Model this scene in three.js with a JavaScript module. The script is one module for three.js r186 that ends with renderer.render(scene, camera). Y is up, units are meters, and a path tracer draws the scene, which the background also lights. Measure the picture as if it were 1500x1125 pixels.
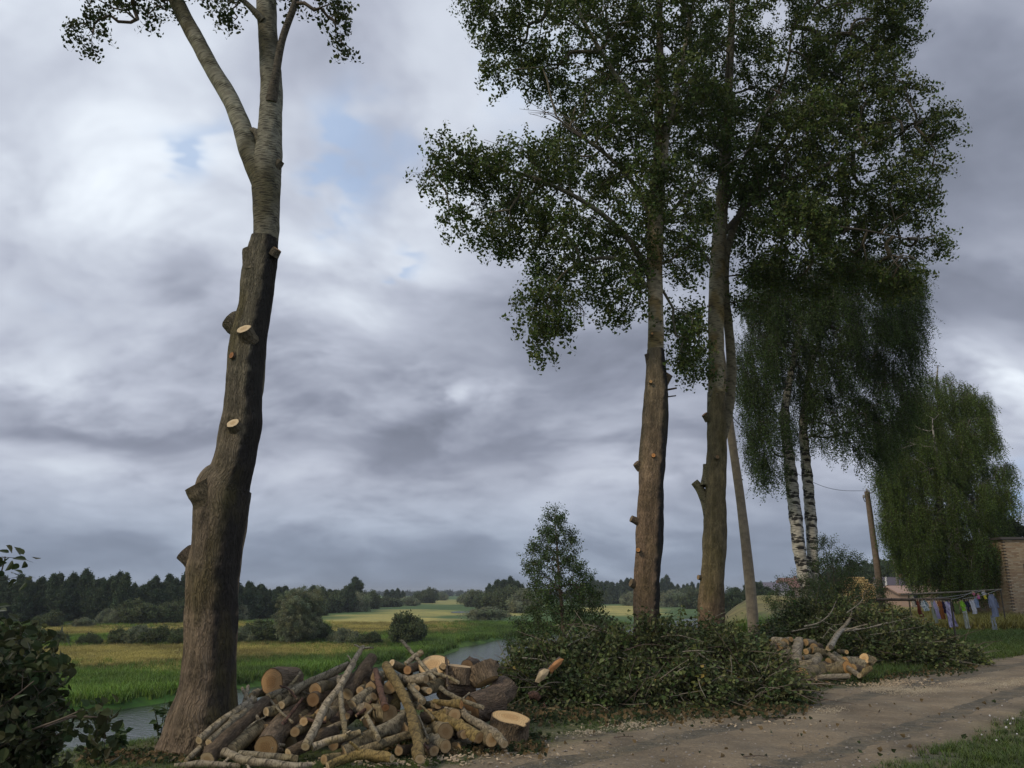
import * as THREE from 'three';
import { ImprovedNoise } from 'three/addons/math/ImprovedNoise.js';
import { mergeGeometries } from 'three/addons/utils/BufferGeometryUtils.js';

// ---------------------------------------------------------------- camera, sky, sun, exposure
const scene = new THREE.Scene();
const EYE = 1.6, PITCH = THREE.MathUtils.degToRad(15), FPX = 1133;          // eye height, upward tilt, focal length in photograph pixels
const camera = new THREE.PerspectiveCamera(2 * Math.atan(562.5 / FPX) * 180 / Math.PI, 4 / 3, 0.1, 9000);
camera.position.set(0, EYE, 0);
camera.rotation.set(PITCH, 0, 0);

const V = (x, y, z) => new THREE.Vector3(x, y, z);
const { clamp, smoothstep, lerp } = THREE.MathUtils;
const perlin = new ImprovedNoise();
const noise = (x, y, z = 0) => perlin.noise(x + 91.3, y + 47.1, z + 13.7);
function fbm(x, y, z, oct = 4, gain = 0.5) { let s = 0, a = 1, t = 0; for (let i = 0; i < oct; i++) { s += a * noise(x, y, z); t += a; a *= gain; x *= 2.03; y *= 2.03; z = z * 2.03 + 5.3; } return s / t; }
function rng(seed) { let a = seed >>> 0; const f = () => { a = (a + 0x6d2b79f5) | 0; let t = Math.imul(a ^ (a >>> 15), 1 | a); t = (t + Math.imul(t ^ (t >>> 7), 61 | t)) ^ t; return ((t ^ (t >>> 14)) >>> 0) / 4294967296; }; f.r = (a0, b0) => a0 + (b0 - a0) * f(); f.g = () => (f() + f() + f() - 1.5) * 1.15; f.i = (n) => Math.floor(f() * n); return f; }
const CP = Math.cos(PITCH), SP = Math.sin(PITCH);
function ray(px, py) { const dx = (px - 750) / FPX, dy = (562.5 - py) / FPX; return V(dx, dy * CP + SP, -CP + dy * SP); }
function at(px, py, depth) { const r = ray(px, py), t = depth / -r.z; return V(r.x * t, EYE + r.y * t, -depth); }
function onPlane(px, py, h = 0) { const r = ray(px, py), t = (h - EYE) / r.y; return V(r.x * t, h, r.z * t); }
const pxm = (n, depth) => n * depth / FPX / 1.03;                        // a width in photograph pixels, in metres at a depth

// the sky: a broken grey cloud deck over the whole dome, brighter to the left, with slate bases low down
const SUN = V(-0.62, 0.62, 0.36).normalize();
{
  const W = 4096, H = 2048, data = new Float32Array(W * H * 4);
  const azel = (px, py) => { const r = ray(px, py).normalize(); return [Math.atan2(r.x, -r.z) * 57.2958, Math.asin(r.y) * 57.2958]; };
  const feat = [[110, 190, 300, 190, .32], [560, 300, 170, 120, .12], [620, 130, 120, 120, .06], [1430, 230, 170, 220, -.22], [1475, 545, 60, 55, .42], [650, 675, 190, 60, -.20], [560, 430, 260, 110, .11], [250, 500, 240, 60, .06], [780, 640, 90, 60, -.10], [830, 560, 120, 60, -.10],
    [190, 640, 260, 24, -.14], [150, 430, 190, 60, -.10], [400, 560, 260, 40, -.06], [330, 340, 200, 40, .10], [700, 560, 80, 30, .22], [330, 705, 330, 18, .06], [1000, 770, 120, 16, .20], [1010, 600, 100, 60, -.06], [470, 470, 100, 40, .06], [720, 420, 90, 60, -.04], [80, 520, 100, 20, .12], [1130, 800, 120, 20, .10], [640, 585, 30, 14, .16], [470, 780, 150, 16, .06]]
    .map(([px, py, sx, sy, a]) => { const [az, el] = azel(px, py); return [az, el, sx / 19.5, sy / 19.5, a]; });
  const blues = [[462, 225, 34, 50], [505, 285, 36, 40], [235, 250, 22, 28], [610, 360, 16, 12], [225, 215, 20, 24], [440, 180, 20, 40], [1480, 690, 30, 30], [490, 255, 46, 50]].map(([px, py, sx, sy]) => { const [az, el] = azel(px, py); return [az, el, sx / 19.5, sy / 19.5]; });
  const ramp = [[0, .080, .086, .115], [.22, .130, .142, .182], [.42, .230, .245, .305], [.62, .385, .402, .475], [.82, .560, .585, .650], [1, .72, .75, .80]];
  const shade = (row, col) => {
    const el = ((row + 0.5) / H - 0.5) * Math.PI, y = Math.max(.001, Math.sin(el)), eld = el * 57.2958;
    const round = ((col + 0.5) / W - 0.5) * 2 * Math.PI, x = Math.cos(round) * Math.cos(el), z = Math.sin(round) * Math.cos(el), az = Math.atan2(x, -z) * 57.2958;
    const k = 1 / (y + 0.33), px = x * k, pz = z * k;
    const wx = fbm(px * 1.1, pz * 1.1, 3, 3), wz = fbm(px * 1.1, pz * 1.1, 9, 3);
    const n1 = fbm(px * .9 + wx * .35, pz * 1.1 + wz * .35, 2.9, 4), n2 = fbm(px * 1.7 + wx * .6, pz * 2.0 + wz * .6, 4, 6, .53), n3 = fbm(px * 7 + n2 * 1.2, pz * 8 + wz * 1.2, 7, 4, .6);
    const puff = Math.abs(fbm(px * 2.1 + wx * .5, pz * 2.5 + wz * .5, 12, 5, .5)) * 3.2 - .5;
    let t = .505 + .07 * smoothstep(eld, 5, 40) + n1 * .26 + n2 * .20 + (smoothstep(n2 + n1 * .5 + n3 * .12, -.16, .16) - .5) * .10 + puff * .10 + n3 * .09;
    for (const f of feat) { const da = (az - f[0]) * Math.cos(el), de = eld - f[1]; const q = (da + wx * 9 + n3 * 3) ** 2 / (f[2] * f[2]) + (de + wz * 4 + n3 * 1.5) ** 2 / (f[3] * f[3]); if (q < 9) t += f[4] * Math.exp(-q) * (1 + n2 * 1.2); }
    const low = 1 - smoothstep(eld, 1.5, 9); t = lerp(t, .33 + n1 * .16 + n2 * .24 + puff * .05, low * .75);
    t += .08 * (1 - smoothstep(eld, 9, 16)); const fl = .30 * (1 - smoothstep(eld, 10, 15)); t = fl + (t - fl > .08 ? t - fl : .08 * Math.exp((t - fl) / .08 - 1)); t = clamp(t, 0, 1);
    let i = 0; while (i < ramp.length - 2 && t > ramp[i + 1][0]) i++;
    const A = ramp[i], B = ramp[i + 1], u = (t - A[0]) / (B[0] - A[0]);
    let r = lerp(A[1], B[1], u), g = lerp(A[2], B[2], u), b = lerp(A[3], B[3], u);
    let gap = smoothstep(n2 + n1 * .6 - n3 * .2, .23, .45) * .22 * smoothstep(eld, 10, 25);
    for (const f of blues) { const q = ((az - f[0]) * Math.cos(el) + wx * 11 + n3 * 5) ** 2 / (f[2] * f[2]) + (eld - f[1] + wz * 7 + n3 * 5) ** 2 / (f[3] * f[3]); gap += Math.exp(-q * .8) * clamp(.46 + n2 * 1.0 + n3 * .6, 0, 1); }
    gap = clamp(gap, 0, .7);
    r = lerp(r, .30, gap); g = lerp(g, .40, gap); b = lerp(b, .58, gap);
    return [r * (.955 - low * .07), g * .985, b * (1 + low * .03)];
  };
  const grid = new Map(), coarse = (row, col) => { const c = ((col % W) + W) % W, key = row * W + c; let v = grid.get(key); if (!v) grid.set(key, v = shade(row, c)); return v; };
  for (let row = 0; row < H; row++) for (let col = 0; col < W; col++) {
    const o = (row * W + col) * 4, eld = ((row + 0.5) / H - 0.5) * 180, round = ((col + 0.5) / W - 0.5) * 360; data[o + 3] = 1; let c;
    if (eld <= 0) c = [.10, .11, .10];
    else if (Math.abs(round + 90) < 48 && eld < 48) c = shade(row, col);                          // every texel where it shows, every sixth elsewhere
    else { const r0 = row - row % 6, c0 = col - col % 6, v = (row % 6) / 6, u = (col % 6) / 6, a = coarse(r0, c0), b = coarse(r0, c0 + 6), e = coarse(r0 + 6, c0), f = coarse(r0 + 6, c0 + 6); c = [0, 1, 2].map((i) => lerp(lerp(a[i], b[i], u), lerp(e[i], f[i], u), v)); }
    data[o] = c[0]; data[o + 1] = c[1]; data[o + 2] = c[2];
  }
  const sky = new THREE.DataTexture(data, W, H, THREE.RGBAFormat, THREE.FloatType);
  sky.mapping = THREE.EquirectangularReflectionMapping; sky.magFilter = sky.minFilter = THREE.LinearFilter; sky.needsUpdate = true;
  scene.background = sky; scene.environment = sky;
}
const sun = new THREE.DirectionalLight(0xffecd0, 1.15);
sun.position.copy(SUN).multiplyScalar(120); sun.target.position.set(0, 0, -20);
sun.castShadow = true; sun.shadow.radius = 24; sun.shadow.mapSize.set(4096, 4096);
Object.assign(sun.shadow.camera, { left: -60, right: 60, top: 60, bottom: -60, near: 1, far: 400 });
scene.add(sun, sun.target);
const EXPOSURE = 1.3;
scene.fog = new THREE.FogExp2(0xb9c2cc, .00024);

// ---------------------------------------------------------------- names and labels
const taken = new Map();
function numbered(name) { const n = taken.get(name) ?? 0; taken.set(name, n + 1); return n ? name + '_' + String(n).padStart(3, '0') : name; }
function tag(o, label, category, group, kind) { if (label) o.userData.label = label; if (category) o.userData.category = category; if (group) o.userData.group = group; if (kind) o.userData.kind = kind; return o; }
function thing(name, label, category, pos, group) { const o = new THREE.Group(); o.name = numbered(name); if (pos) o.position.copy(pos); scene.add(o); return tag(o, label, category, group); }
function mesh(name, geo, mat, parent = scene) { const m = new THREE.Mesh(geo, mat); m.name = parent === scene ? numbered(name) : name; m.castShadow = m.receiveShadow = true; parent.add(m); return m; }
function inst(name, geo, mat, list, parent = scene) {                    // list of {p, q, s, c}
  const m = new THREE.InstancedMesh(geo, mat, list.length); m.name = parent === scene ? numbered(name) : name; m.castShadow = m.receiveShadow = true;
  const M = new THREE.Matrix4(), S = V(1, 1, 1), C = new THREE.Color();
  list.forEach((e, i) => { if (e.s.isVector3) S.copy(e.s); else S.setScalar(e.s); m.setMatrixAt(i, M.compose(e.p, e.q, S)); m.setColorAt(i, e.c ? C.setRGB(e.c[0], e.c[1], e.c[2]) : C.setRGB(1, 1, 1)); });
  m.userData.kind = 'stuff'; parent.add(m); return m;
}
const shift = (o, p) => { const t = p.clone(); return (v) => v.clone().sub(t); };
const _q = new THREE.Quaternion(), YUP = V(0, 1, 0);
const qEuler = (x, y, z, order = 'YXZ') => new THREE.Quaternion().setFromEuler(new THREE.Euler(x, y, z, order));
const qDir = (d) => new THREE.Quaternion().setFromUnitVectors(YUP, d.clone().normalize());

// ---------------------------------------------------------------- geometry builder
class MB {
  constructor() { this.p = []; this.n = []; this.u = []; this.c = []; this.i = []; }
  get count() { return this.p.length / 3; }
  vert(p, n, u, v, c) { this.p.push(p.x, p.y, p.z); this.n.push(n.x, n.y, n.z); this.u.push(u, v); this.c.push(c[0], c[1], c[2]); return this.count - 1; }
  tri(a, b, c) {                                                          // wound to agree with the vertex normals
    const p = this.p, n = this.n, A = a * 3, B = b * 3, C = c * 3, ux = p[B] - p[A], uy = p[B + 1] - p[A + 1], uz = p[B + 2] - p[A + 2], vx = p[C] - p[A], vy = p[C + 1] - p[A + 1], vz = p[C + 2] - p[A + 2];
    const d = (uy * vz - uz * vy) * (n[A] + n[B] + n[C]) + (uz * vx - ux * vz) * (n[A + 1] + n[B + 1] + n[C + 1]) + (ux * vy - uy * vx) * (n[A + 2] + n[B + 2] + n[C + 2]);
    d < 0 ? this.i.push(a, c, b) : this.i.push(a, b, c);
  }
  quad(a, b, c, d) { this.tri(a, b, c); this.tri(a, c, d); }
  face(pts, c, uvs) {                                                     // a flat polygon (fan)
    const n = pts[1].clone().sub(pts[0]).cross(pts[2].clone().sub(pts[0])).normalize();
    const k = pts.map((p, j) => this.vert(p, n, uvs ? uvs[j][0] : p.x + p.z, uvs ? uvs[j][1] : p.y, c));
    for (let j = 1; j < k.length - 1; j++) this.tri(k[0], k[j], k[j + 1]);
  }
  box(c, sx, sy, sz, col, q) {
    const P = (x, y, z) => { const v = V(x * sx / 2, y * sy / 2, z * sz / 2); if (q) v.applyQuaternion(q); return v.add(c); };
    const F = [[[-1, -1, 1], [1, -1, 1], [1, 1, 1], [-1, 1, 1]], [[1, -1, -1], [-1, -1, -1], [-1, 1, -1], [1, 1, -1]], [[1, -1, 1], [1, -1, -1], [1, 1, -1], [1, 1, 1]], [[-1, -1, -1], [-1, -1, 1], [-1, 1, 1], [-1, 1, -1]], [[-1, 1, 1], [1, 1, 1], [1, 1, -1], [-1, 1, -1]], [[-1, -1, -1], [1, -1, -1], [1, -1, 1], [-1, -1, 1]]];
    for (const f of F) this.face(f.map((v) => P(...v)), col);
    return this;
  }
  geo() {
    const g = new THREE.BufferGeometry();
    g.setAttribute('position', new THREE.Float32BufferAttribute(this.p, 3)); g.setAttribute('normal', new THREE.Float32BufferAttribute(this.n, 3));
    g.setAttribute('uv', new THREE.Float32BufferAttribute(this.u, 2)); g.setAttribute('color', new THREE.Float32BufferAttribute(this.c, 3)); g.setIndex(this.i);
    return g;
  }
}
// a tube through points with its own radius at every point; disp(a, s, t) adds to the radius, col(a, s, t, p) colours it. Returns the end rings for cut faces.
function tube(mb, pts, rad, o = {}) {
  const { segs = 8, step = 0, disp, col = () => [1, 1, 1], tile = .5, capA = false, capB = false } = o;
  let P = pts, R = rad;
  if (step) {
    const c = new THREE.CatmullRomCurve3(pts, false, 'centripetal'), L = c.getLength(), n = Math.max(2, Math.round(L / step));
    P = []; R = [];
    const lens = [0]; for (let i = 1; i < pts.length; i++) lens.push(lens[i - 1] + pts[i].distanceTo(pts[i - 1]));
    for (let k = 0; k <= n; k++) { const f = k / n; P.push(c.getPointAt(f)); const w = f * lens[lens.length - 1]; let i = 0; while (i < pts.length - 2 && w > lens[i + 1]) i++; const h = clamp((w - lens[i]) / (lens[i + 1] - lens[i] || 1), 0, 1); R.push(lerp(rad[i], rad[i + 1], o.smooth === false ? h : h * h * (3 - 2 * h) * .6 + h * .4)); }
  }
  const n = P.length, T = P.map((p, i) => P[Math.min(n - 1, i + 1)].clone().sub(P[Math.max(0, i - 1)]).normalize());
  let N = Math.abs(T[0].y) > .9 ? V(1, 0, 0) : V(0, 1, 0); N = N.sub(T[0].clone().multiplyScalar(N.dot(T[0]))).normalize();
  const grid = [], S = [0]; let s = 0, mean = R.reduce((a, b) => a + b, 0) / n;
  const around = Math.max(1, Math.round(2 * Math.PI * mean / tile));
  const rings = [];
  for (let i = 0; i < n; i++) {
    if (i) { s += P[i].distanceTo(P[i - 1]); S.push(s); N = N.clone().sub(T[i].clone().multiplyScalar(N.dot(T[i]))).normalize(); }
    const B = T[i].clone().cross(N), ring = [];
    for (let j = 0; j < segs; j++) { const a = j / segs * 2 * Math.PI; const d = V(0, 0, 0).addScaledVector(N, Math.cos(a)).addScaledVector(B, Math.sin(a)); const r = R[i] + (disp ? disp(a, s, i / (n - 1), d, R[i]) : 0); ring.push(P[i].clone().addScaledVector(d, r)); }
    rings.push(ring);
  }
  const base = mb.count, nn = V(0, 0, 0), e1 = V(0, 0, 0), e2 = V(0, 0, 0);
  for (let i = 0; i < n; i++) for (let j = 0; j <= segs; j++) {
    const jj = j % segs, p = rings[i][jj];
    e1.subVectors(rings[i][(jj + 1) % segs], rings[i][(jj + segs - 1) % segs]); e2.subVectors(rings[Math.min(n - 1, i + 1)][jj], rings[Math.max(0, i - 1)][jj]);
    nn.crossVectors(e1, e2).normalize(); if (!(nn.lengthSq() > .5)) nn.copy(p).sub(P[i]).normalize();
    mb.vert(p, nn, j / segs * around, S[i] / tile, col(jj / segs * 2 * Math.PI, S[i], i / (n - 1), p));
    if (i && j) mb.quad(base + (i - 1) * (segs + 1) + j - 1, base + (i - 1) * (segs + 1) + j, base + i * (segs + 1) + j, base + i * (segs + 1) + j - 1);
  }
  const cap = (ring, p, dir, c) => { const k = mb.vert(p, dir, .5, .5, c); const f = mb.count; ring.forEach((q, j) => mb.vert(q, dir, .5, .5, c)); for (let j = 0; j < segs; j++) mb.tri(k, f + j, f + (j + 1) % segs); };
  if (capA) cap(rings[0], P[0], T[0].clone().negate(), col(0, 0, 0, P[0])); if (capB) cap(rings[n - 1], P[n - 1], T[n - 1], col(0, s, 1, P[n - 1]));
  return { a: rings[0], b: rings[n - 1], pa: P[0], pb: P[n - 1], ta: T[0].clone().negate(), tb: T[n - 1], len: s };
}
// the sawn face that closes a tube's end ring: growth rings by texture, a slight saw step in relief
function faceGeo(ring, c, dir, tint = [1, 1, 1], r0 = rng(7)) {
  const mb = new MB(), turn = r0.r(0, 6.28), cut = r0.r(.2, .8), off = [r0.r(-.05, .05), r0.r(-.05, .05)];
  const k = mb.vert(c.clone().addScaledVector(dir, .003), dir, .5 + off[0], .5 + off[1], tint);
  const n = ring.length, f1 = mb.count;
  for (const [m, w] of [[.55, .002], [.92, .0015], [1, -.002]]) ring.forEach((q, j) => { const a = j / n * 6.2832 + turn, p = c.clone().lerp(q, m).addScaledVector(dir, w); mb.vert(p, dir, .5 + off[0] * (1 - m) + Math.cos(a) * .49 * m, .5 + off[1] * (1 - m) + Math.sin(a) * .49 * m, tint); });
  for (let j = 0; j < n; j++) { const j2 = (j + 1) % n; mb.tri(k, f1 + j, f1 + j2); for (let r = 0; r < 2; r++) mb.quad(f1 + r * n + j, f1 + (r + 1) * n + j, f1 + (r + 1) * n + j2, f1 + r * n + j2); }
  return mb.geo();
}

// ---------------------------------------------------------------- textures
const hash2 = (x, y, s) => { let h = Math.imul(x, 374761393) ^ Math.imul(y, 668265263) ^ Math.imul(s, 2147483647 - 58); h = Math.imul(h ^ (h >>> 13), 1274126177); return ((h ^ (h >>> 16)) >>> 0) / 4294967296; };
function vn(x, y, px, py, s) { const ix = Math.floor(x), iy = Math.floor(y), fx = x - ix, fy = y - iy, u = fx * fx * (3 - 2 * fx), v = fy * fy * (3 - 2 * fy); const h = (a, b) => hash2(((a % px) + px) % px, ((b % py) + py) % py, s); return lerp(lerp(h(ix, iy), h(ix + 1, iy), u), lerp(h(ix, iy + 1), h(ix + 1, iy + 1), u), v) * 2 - 1; }
function tf(u, v, fx, fy, oct, s) { let t = 0, a = 1, w = 0; for (let i = 0; i < oct; i++) { t += a * vn(u * fx, v * fy, fx, fy, s + i); w += a; a *= .55; fx *= 2; fy *= 2; } return t / w; }     // tiling fractal noise on [0,1)^2
const enc = (x) => { x = clamp(x, 0, 1); return Math.round(255 * (x <= .0031308 ? 12.92 * x : 1.055 * Math.pow(x, 1 / 2.4) - .055)); };
function tex(w, h, f, srgb = true) {                                       // f(u, v) -> [r, g, b] linear, or one number
  const d = new Uint8Array(w * h * 4);
  for (let y = 0; y < h; y++) for (let x = 0; x < w; x++) { const c = f((x + .5) / w, (y + .5) / h), o = (y * w + x) * 4; if (typeof c === 'number') { d[o] = d[o + 1] = d[o + 2] = srgb ? enc(c) : Math.round(clamp(c, 0, 1) * 255); } else { d[o] = enc(c[0]); d[o + 1] = enc(c[1]); d[o + 2] = enc(c[2]); } d[o + 3] = 255; }
  const t = new THREE.DataTexture(d, w, h); t.wrapS = t.wrapT = THREE.RepeatWrapping; t.magFilter = t.minFilter = THREE.LinearFilter; if (srgb) t.colorSpace = THREE.SRGBColorSpace; t.needsUpdate = true; return t;
}
const roughBarkH = (u, v) => { const w = tf(u, v, 4, 3, 3, 11) * .05; const r = 1 - Math.abs(tf(u + w, v, 17, 3, 4, 21)) * 2.6, r2 = 1 - Math.abs(tf(u - w, v, 31, 6, 3, 25)) * 2.6; const f = tf(u + w, v, 40, 14, 4, 31) * .5 + .5; return clamp(.62 - smoothstep(r, .35, 1) * .38 - smoothstep(r2, .3, 1) * .2 + f * .36 - .05, 0, 1); };
const T_ROUGH_H = tex(512, 512, roughBarkH, false);
const T_ROUGH = tex(512, 512, (u, v) => { const h = roughBarkH(u, v), n = tf(u, v, 5, 5, 4, 41), g = tf(u, v, 30, 30, 3, 43) * .1; const k = clamp(.34 + h * .52 + n * .16 + g, .08, 1); return [k * (1 + n * .06), k * (.97 + n * .03), k * (.93 + n * .06)]; });
const lent = (u, v) => { let k = 0; for (let i = 0; i < 2; i++) { const cy = v * (14 + i * 9), iy = Math.floor(cy), cx = u * (3 + i) + hash2(iy % (14 + i * 9), i, 5) * 7, ix = Math.floor(cx), h = hash2(((ix % (3 + i)) + 3 + i) % (3 + i) + Math.floor(hash2(iy % (14 + i * 9), i, 5) * 7), iy % (14 + i * 9), 9); if (h > .45) { const fx = (cx - ix - .5) / (.15 + h * .3), fy = (cy - iy - .5) / (.10 + h * .12); k = Math.max(k, 1 - smoothstep(fx * fx + fy * fy, .4, 1.1)); } } return k; };
const T_SMOOTH_H = tex(512, 512, (u, v) => clamp(.5 + tf(u, v, 6, 14, 4, 51) * .35 + lent(u, v) * .3, 0, 1), false);
const T_SMOOTH = tex(512, 512, (u, v) => { const n = tf(u, v, 5, 6, 4, 61), p = smoothstep(tf(u, v, 4, 5, 5, 63), .05, .4), f = tf(u, v, 24, 40, 3, 65) * .08, l = lent(u, v); const k = clamp(.80 + n * .2 + f * 1.5 - p * .40 - l * .46, .07, 1); return [k, k * (1 + n * .02), k * (.96 - p * .06)]; });
const T_BIRCH_H = tex(512, 512, (u, v) => clamp(.6 - smoothstep(tf(u, v, 4, 7, 4, 71), .02, .3) * .5 + tf(u, v, 14, 24, 3, 73) * .2, 0, 1), false);
const T_BIRCH = tex(512, 512, (u, v) => { const b = Math.max(smoothstep(tf(u, v, 4, 7, 4, 71), .06, .2), lent(u, v) * .8), n = tf(u, v, 8, 16, 4, 75); const k = clamp(.86 + n * .1, 0, 1), d = .05 + n * .03; return [lerp(k, d, b), lerp(k * .985, d * .95, b), lerp(k * .93, d * .9, b)]; });
const T_RINGS = tex(512, 512, (u, v) => { const x = u - .5, y = v - .5, a = Math.atan2(y, x), r = Math.hypot(x, y) * 2, wob = fbm(x * 3, y * 3, 2, 3) * .09; const rr = (r + wob), ring = Math.sin(rr * 46 + fbm(x * 6, y * 6, 8, 2) * 3) * .5 + .5, heart = 1 - smoothstep(rr, .34 + fbm(x * 5, y * 5, 5, 3) * .25, .58), saw = noise(x * 90 + y * 30, y * 9 - x * 20, 1) * .05, crack = smoothstep(.035 - Math.abs(noise(Math.cos(a) * 2.2, Math.sin(a) * 2.2, 4)) , .0, .035) * smoothstep(r, .05, .4) * .22; let k = .78 - ring * .17 + saw * 1.6 - crack + fbm(x * 9, y * 9, 3, 3) * .10; k *= 1 - smoothstep(r, .88, .945) * .74; return [k * lerp(.96, .76, heart * .85), k * lerp(.83, .59, heart * .85), k * lerp(.58, .36, heart * .85)]; });
const pebH = (u, v) => { let k = 0; for (const [n, s, d] of [[26, 3, .5], [60, 5, .6], [120, 9, .75]]) { const cx = u * n, cy = v * n, ix = Math.floor(cx), iy = Math.floor(cy); for (let a = -1; a <= 1; a++) for (let b = -1; b <= 1; b++) { const jx = ((ix + a) % n + n) % n, jy = ((iy + b) % n + n) % n, h = hash2(jx, jy, s); if (h < d * .55) { const x = cx - (ix + a + hash2(jx, jy, s + 1)), y = cy - (iy + b + hash2(jx, jy, s + 2)), r = .18 + .35 * hash2(jx, jy, s + 3), e = 1 + hash2(jx, jy, s + 4); const q = (x * x + y * y * e) / (r * r); if (q < 1) k = Math.max(k, (1 - q) * (26 / n) ** .5 * (.5 + .5 * h)); } } } return k; };
const PEB = new Float32Array(1024 * 1024); for (let y = 0; y < 1024; y++) for (let x = 0; x < 1024; x++) PEB[y * 1024 + x] = pebH((x + .5) / 1024, (y + .5) / 1024);
const peb = (u, v) => PEB[Math.floor(v * 1024) * 1024 + Math.floor(u * 1024)];
const T_DIRT_H = tex(1024, 1024, (u, v) => clamp(.4 + tf(u, v, 8, 8, 5, 81) * .35 + peb(u, v) * .45, 0, 1), false);
const T_DIRT = tex(1024, 1024, (u, v) => { const n = tf(u, v, 5, 5, 5, 83), g = tf(u, v, 160, 160, 2, 87) * .12, p = peb(u, v); const k = clamp(.50 + n * .22 + g + p * .3, .08, 1), warm = tf(u, v, 7, 7, 3, 89) * .05; return [k * (1.05 + warm), k * .97, k * (.85 - warm)]; });
const T_TURF_H = tex(1024, 1024, (u, v) => clamp(.5 + tf(u, v, 20, 20, 5, 91) * .5, 0, 1), false);
const T_TURF = tex(1024, 1024, (u, v) => { const n = tf(u, v, 9, 9, 5, 93), s = tf(u, v, 90, 40, 3, 95), w = tf(u, v, 40, 120, 3, 97); const k = clamp(.55 + n * .28 + s * .16 + w * .16, .08, 1); return [k * (1 + n * .12), k, k * (.9 - n * .1)]; });
const T_MEADOW = tex(1024, 1024, (u, v) => { const n = tf(u, v, 5, 9, 5, 99), s = tf(u, v, 24, 70, 4, 101), w = tf(u, v, 60, 30, 3, 103); const k = clamp(.60 + n * .26 + s * .26 + w * .14, .1, 1); return [k * (1 + n * .10), k, k * (.88 - n * .1)]; });
const T_CONC = tex(512, 512, (u, v) => { const n = tf(u, v, 4, 6, 5, 105), s = tf(u, v, 30, 8, 3, 107), sp = smoothstep(tf(u, v, 40, 40, 2, 109), .35, .7); const k = clamp(.66 + n * .2 + s * .12 - sp * .25, .1, 1); return [k, k * .98, k * .93]; });
const T_CONC_H = tex(512, 512, (u, v) => clamp(.5 + tf(u, v, 12, 6, 5, 111) * .5, 0, 1), false);
const T_BRICK = tex(256, 256, (u, v) => { const n = tf(u, v, 6, 6, 5, 113), p = smoothstep(tf(u, v, 30, 30, 2, 115), .3, .6); const k = clamp(.74 + n * .2 - p * .18, .1, 1); return [k, k * .98, k * .95]; });
const T_CLOTH = tex(256, 256, (u, v) => { const w = Math.sin(u * 6.2832 * 64) * Math.sin(v * 6.2832 * 64) * .06, n = tf(u, v, 6, 6, 4, 117) * .08; return clamp(.86 + w + n, 0, 1); });
const std = (o) => new THREE.MeshStandardMaterial({ vertexColors: true, roughness: .95, ...o });
const M = {
  rough: std({ map: T_ROUGH, bumpMap: T_ROUGH_H, bumpScale: .034 }), smooth: std({ map: T_SMOOTH, bumpMap: T_SMOOTH_H, bumpScale: .016, roughness: .85 }),
  birch: std({ map: T_BIRCH, bumpMap: T_BIRCH_H, bumpScale: .02, roughness: .8 }), rings: std({ map: T_RINGS, roughness: .85 }),
  path: std({ map: T_DIRT, bumpMap: T_DIRT_H, bumpScale: .03 }), turf: std({ map: T_TURF, bumpMap: T_TURF_H, bumpScale: .06 }), meadow: std({ map: T_MEADOW }),
  conc: std({ map: T_CONC, bumpMap: T_CONC_H, bumpScale: .01 }), brick: std({ map: T_BRICK, roughness: .9 }), cloth: std({ map: T_CLOTH, roughness: 1, side: THREE.DoubleSide }), plain: std({ roughness: .8 }),
  metal: std({ roughness: .5, metalness: .6 }), wire: std({ roughness: .6, metalness: .3 }), twig: std({ roughness: .9 }),
  leaf: new THREE.MeshPhysicalMaterial({ vertexColors: true, roughness: .78, transmission: .34, thickness: 0, side: THREE.DoubleSide, specularIntensity: .4 }),
  grass: new THREE.MeshPhysicalMaterial({ vertexColors: true, roughness: .8, transmission: .3, thickness: 0, side: THREE.DoubleSide, specularIntensity: .4 }),
  glass: new THREE.MeshStandardMaterial({ color: 0x1a1f24, roughness: .15, metalness: 0 }),
  water: new THREE.MeshPhysicalMaterial({ color: new THREE.Color().setRGB(.018, .024, .02), roughness: .06, bumpMap: tex(512, 512, (u, v) => clamp(.5 + tf(u, v, 10, 16, 5, 119) * .5, 0, 1), false), bumpScale: .05, specularIntensity: 1 }),
  sawdust: std({ roughness: 1 }),
};

// ---------------------------------------------------------------- the land: a bank with a track on it, a river and wet meadows below
const BANK = [[-34, 18], [-12, 2], [-6.2, -5.6], [-4.35, -8.75], [-2.6, -10.6], [-.6, -12.6], [1.4, -15.2], [3.0, -18.6], [5.4, -22], [12.5, -33], [18, -47], [21, -62], [21.5, -74], [26, -84], [38, -100], [70, -160], [260, -480], [1500, -2600]];
const RIVER = [[-140, 30], [-80, -6], [-47, -25], [-18.5, -41], [-10.5, -54], [1, -85], [6, -113], [27, -146], [56, -208], [100, -262], [190, -300], [420, -330]];
const LOW = -4.75, WATER = -5.2;
function poly(P, x, z) {                                                   // signed distance to a polyline, positive on its left going along it
  let best = 1e18, sg = 1;
  for (let i = 0; i < P.length - 1; i++) { const ax = P[i][0], az = P[i][1], bx = P[i + 1][0] - ax, bz = P[i + 1][1] - az; const t = clamp(((x - ax) * bx + (z - az) * bz) / (bx * bx + bz * bz), 0, 1), dx = x - ax - bx * t, dz = z - az - bz * t, d = dx * dx + dz * dz; if (d < best - 1e-9) { best = d; sg = bz * dx - bx * dz > 0 ? 1 : -1; } }
  return Math.sqrt(best) * sg;
}
const bankS = (x, z) => poly(BANK, x, z);                                  // > 0: past the edge, on the river side
const riverD = (x, z) => Math.abs(poly(RIVER, x, z)) + noise(x * .12, z * .12) * 2;
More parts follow.
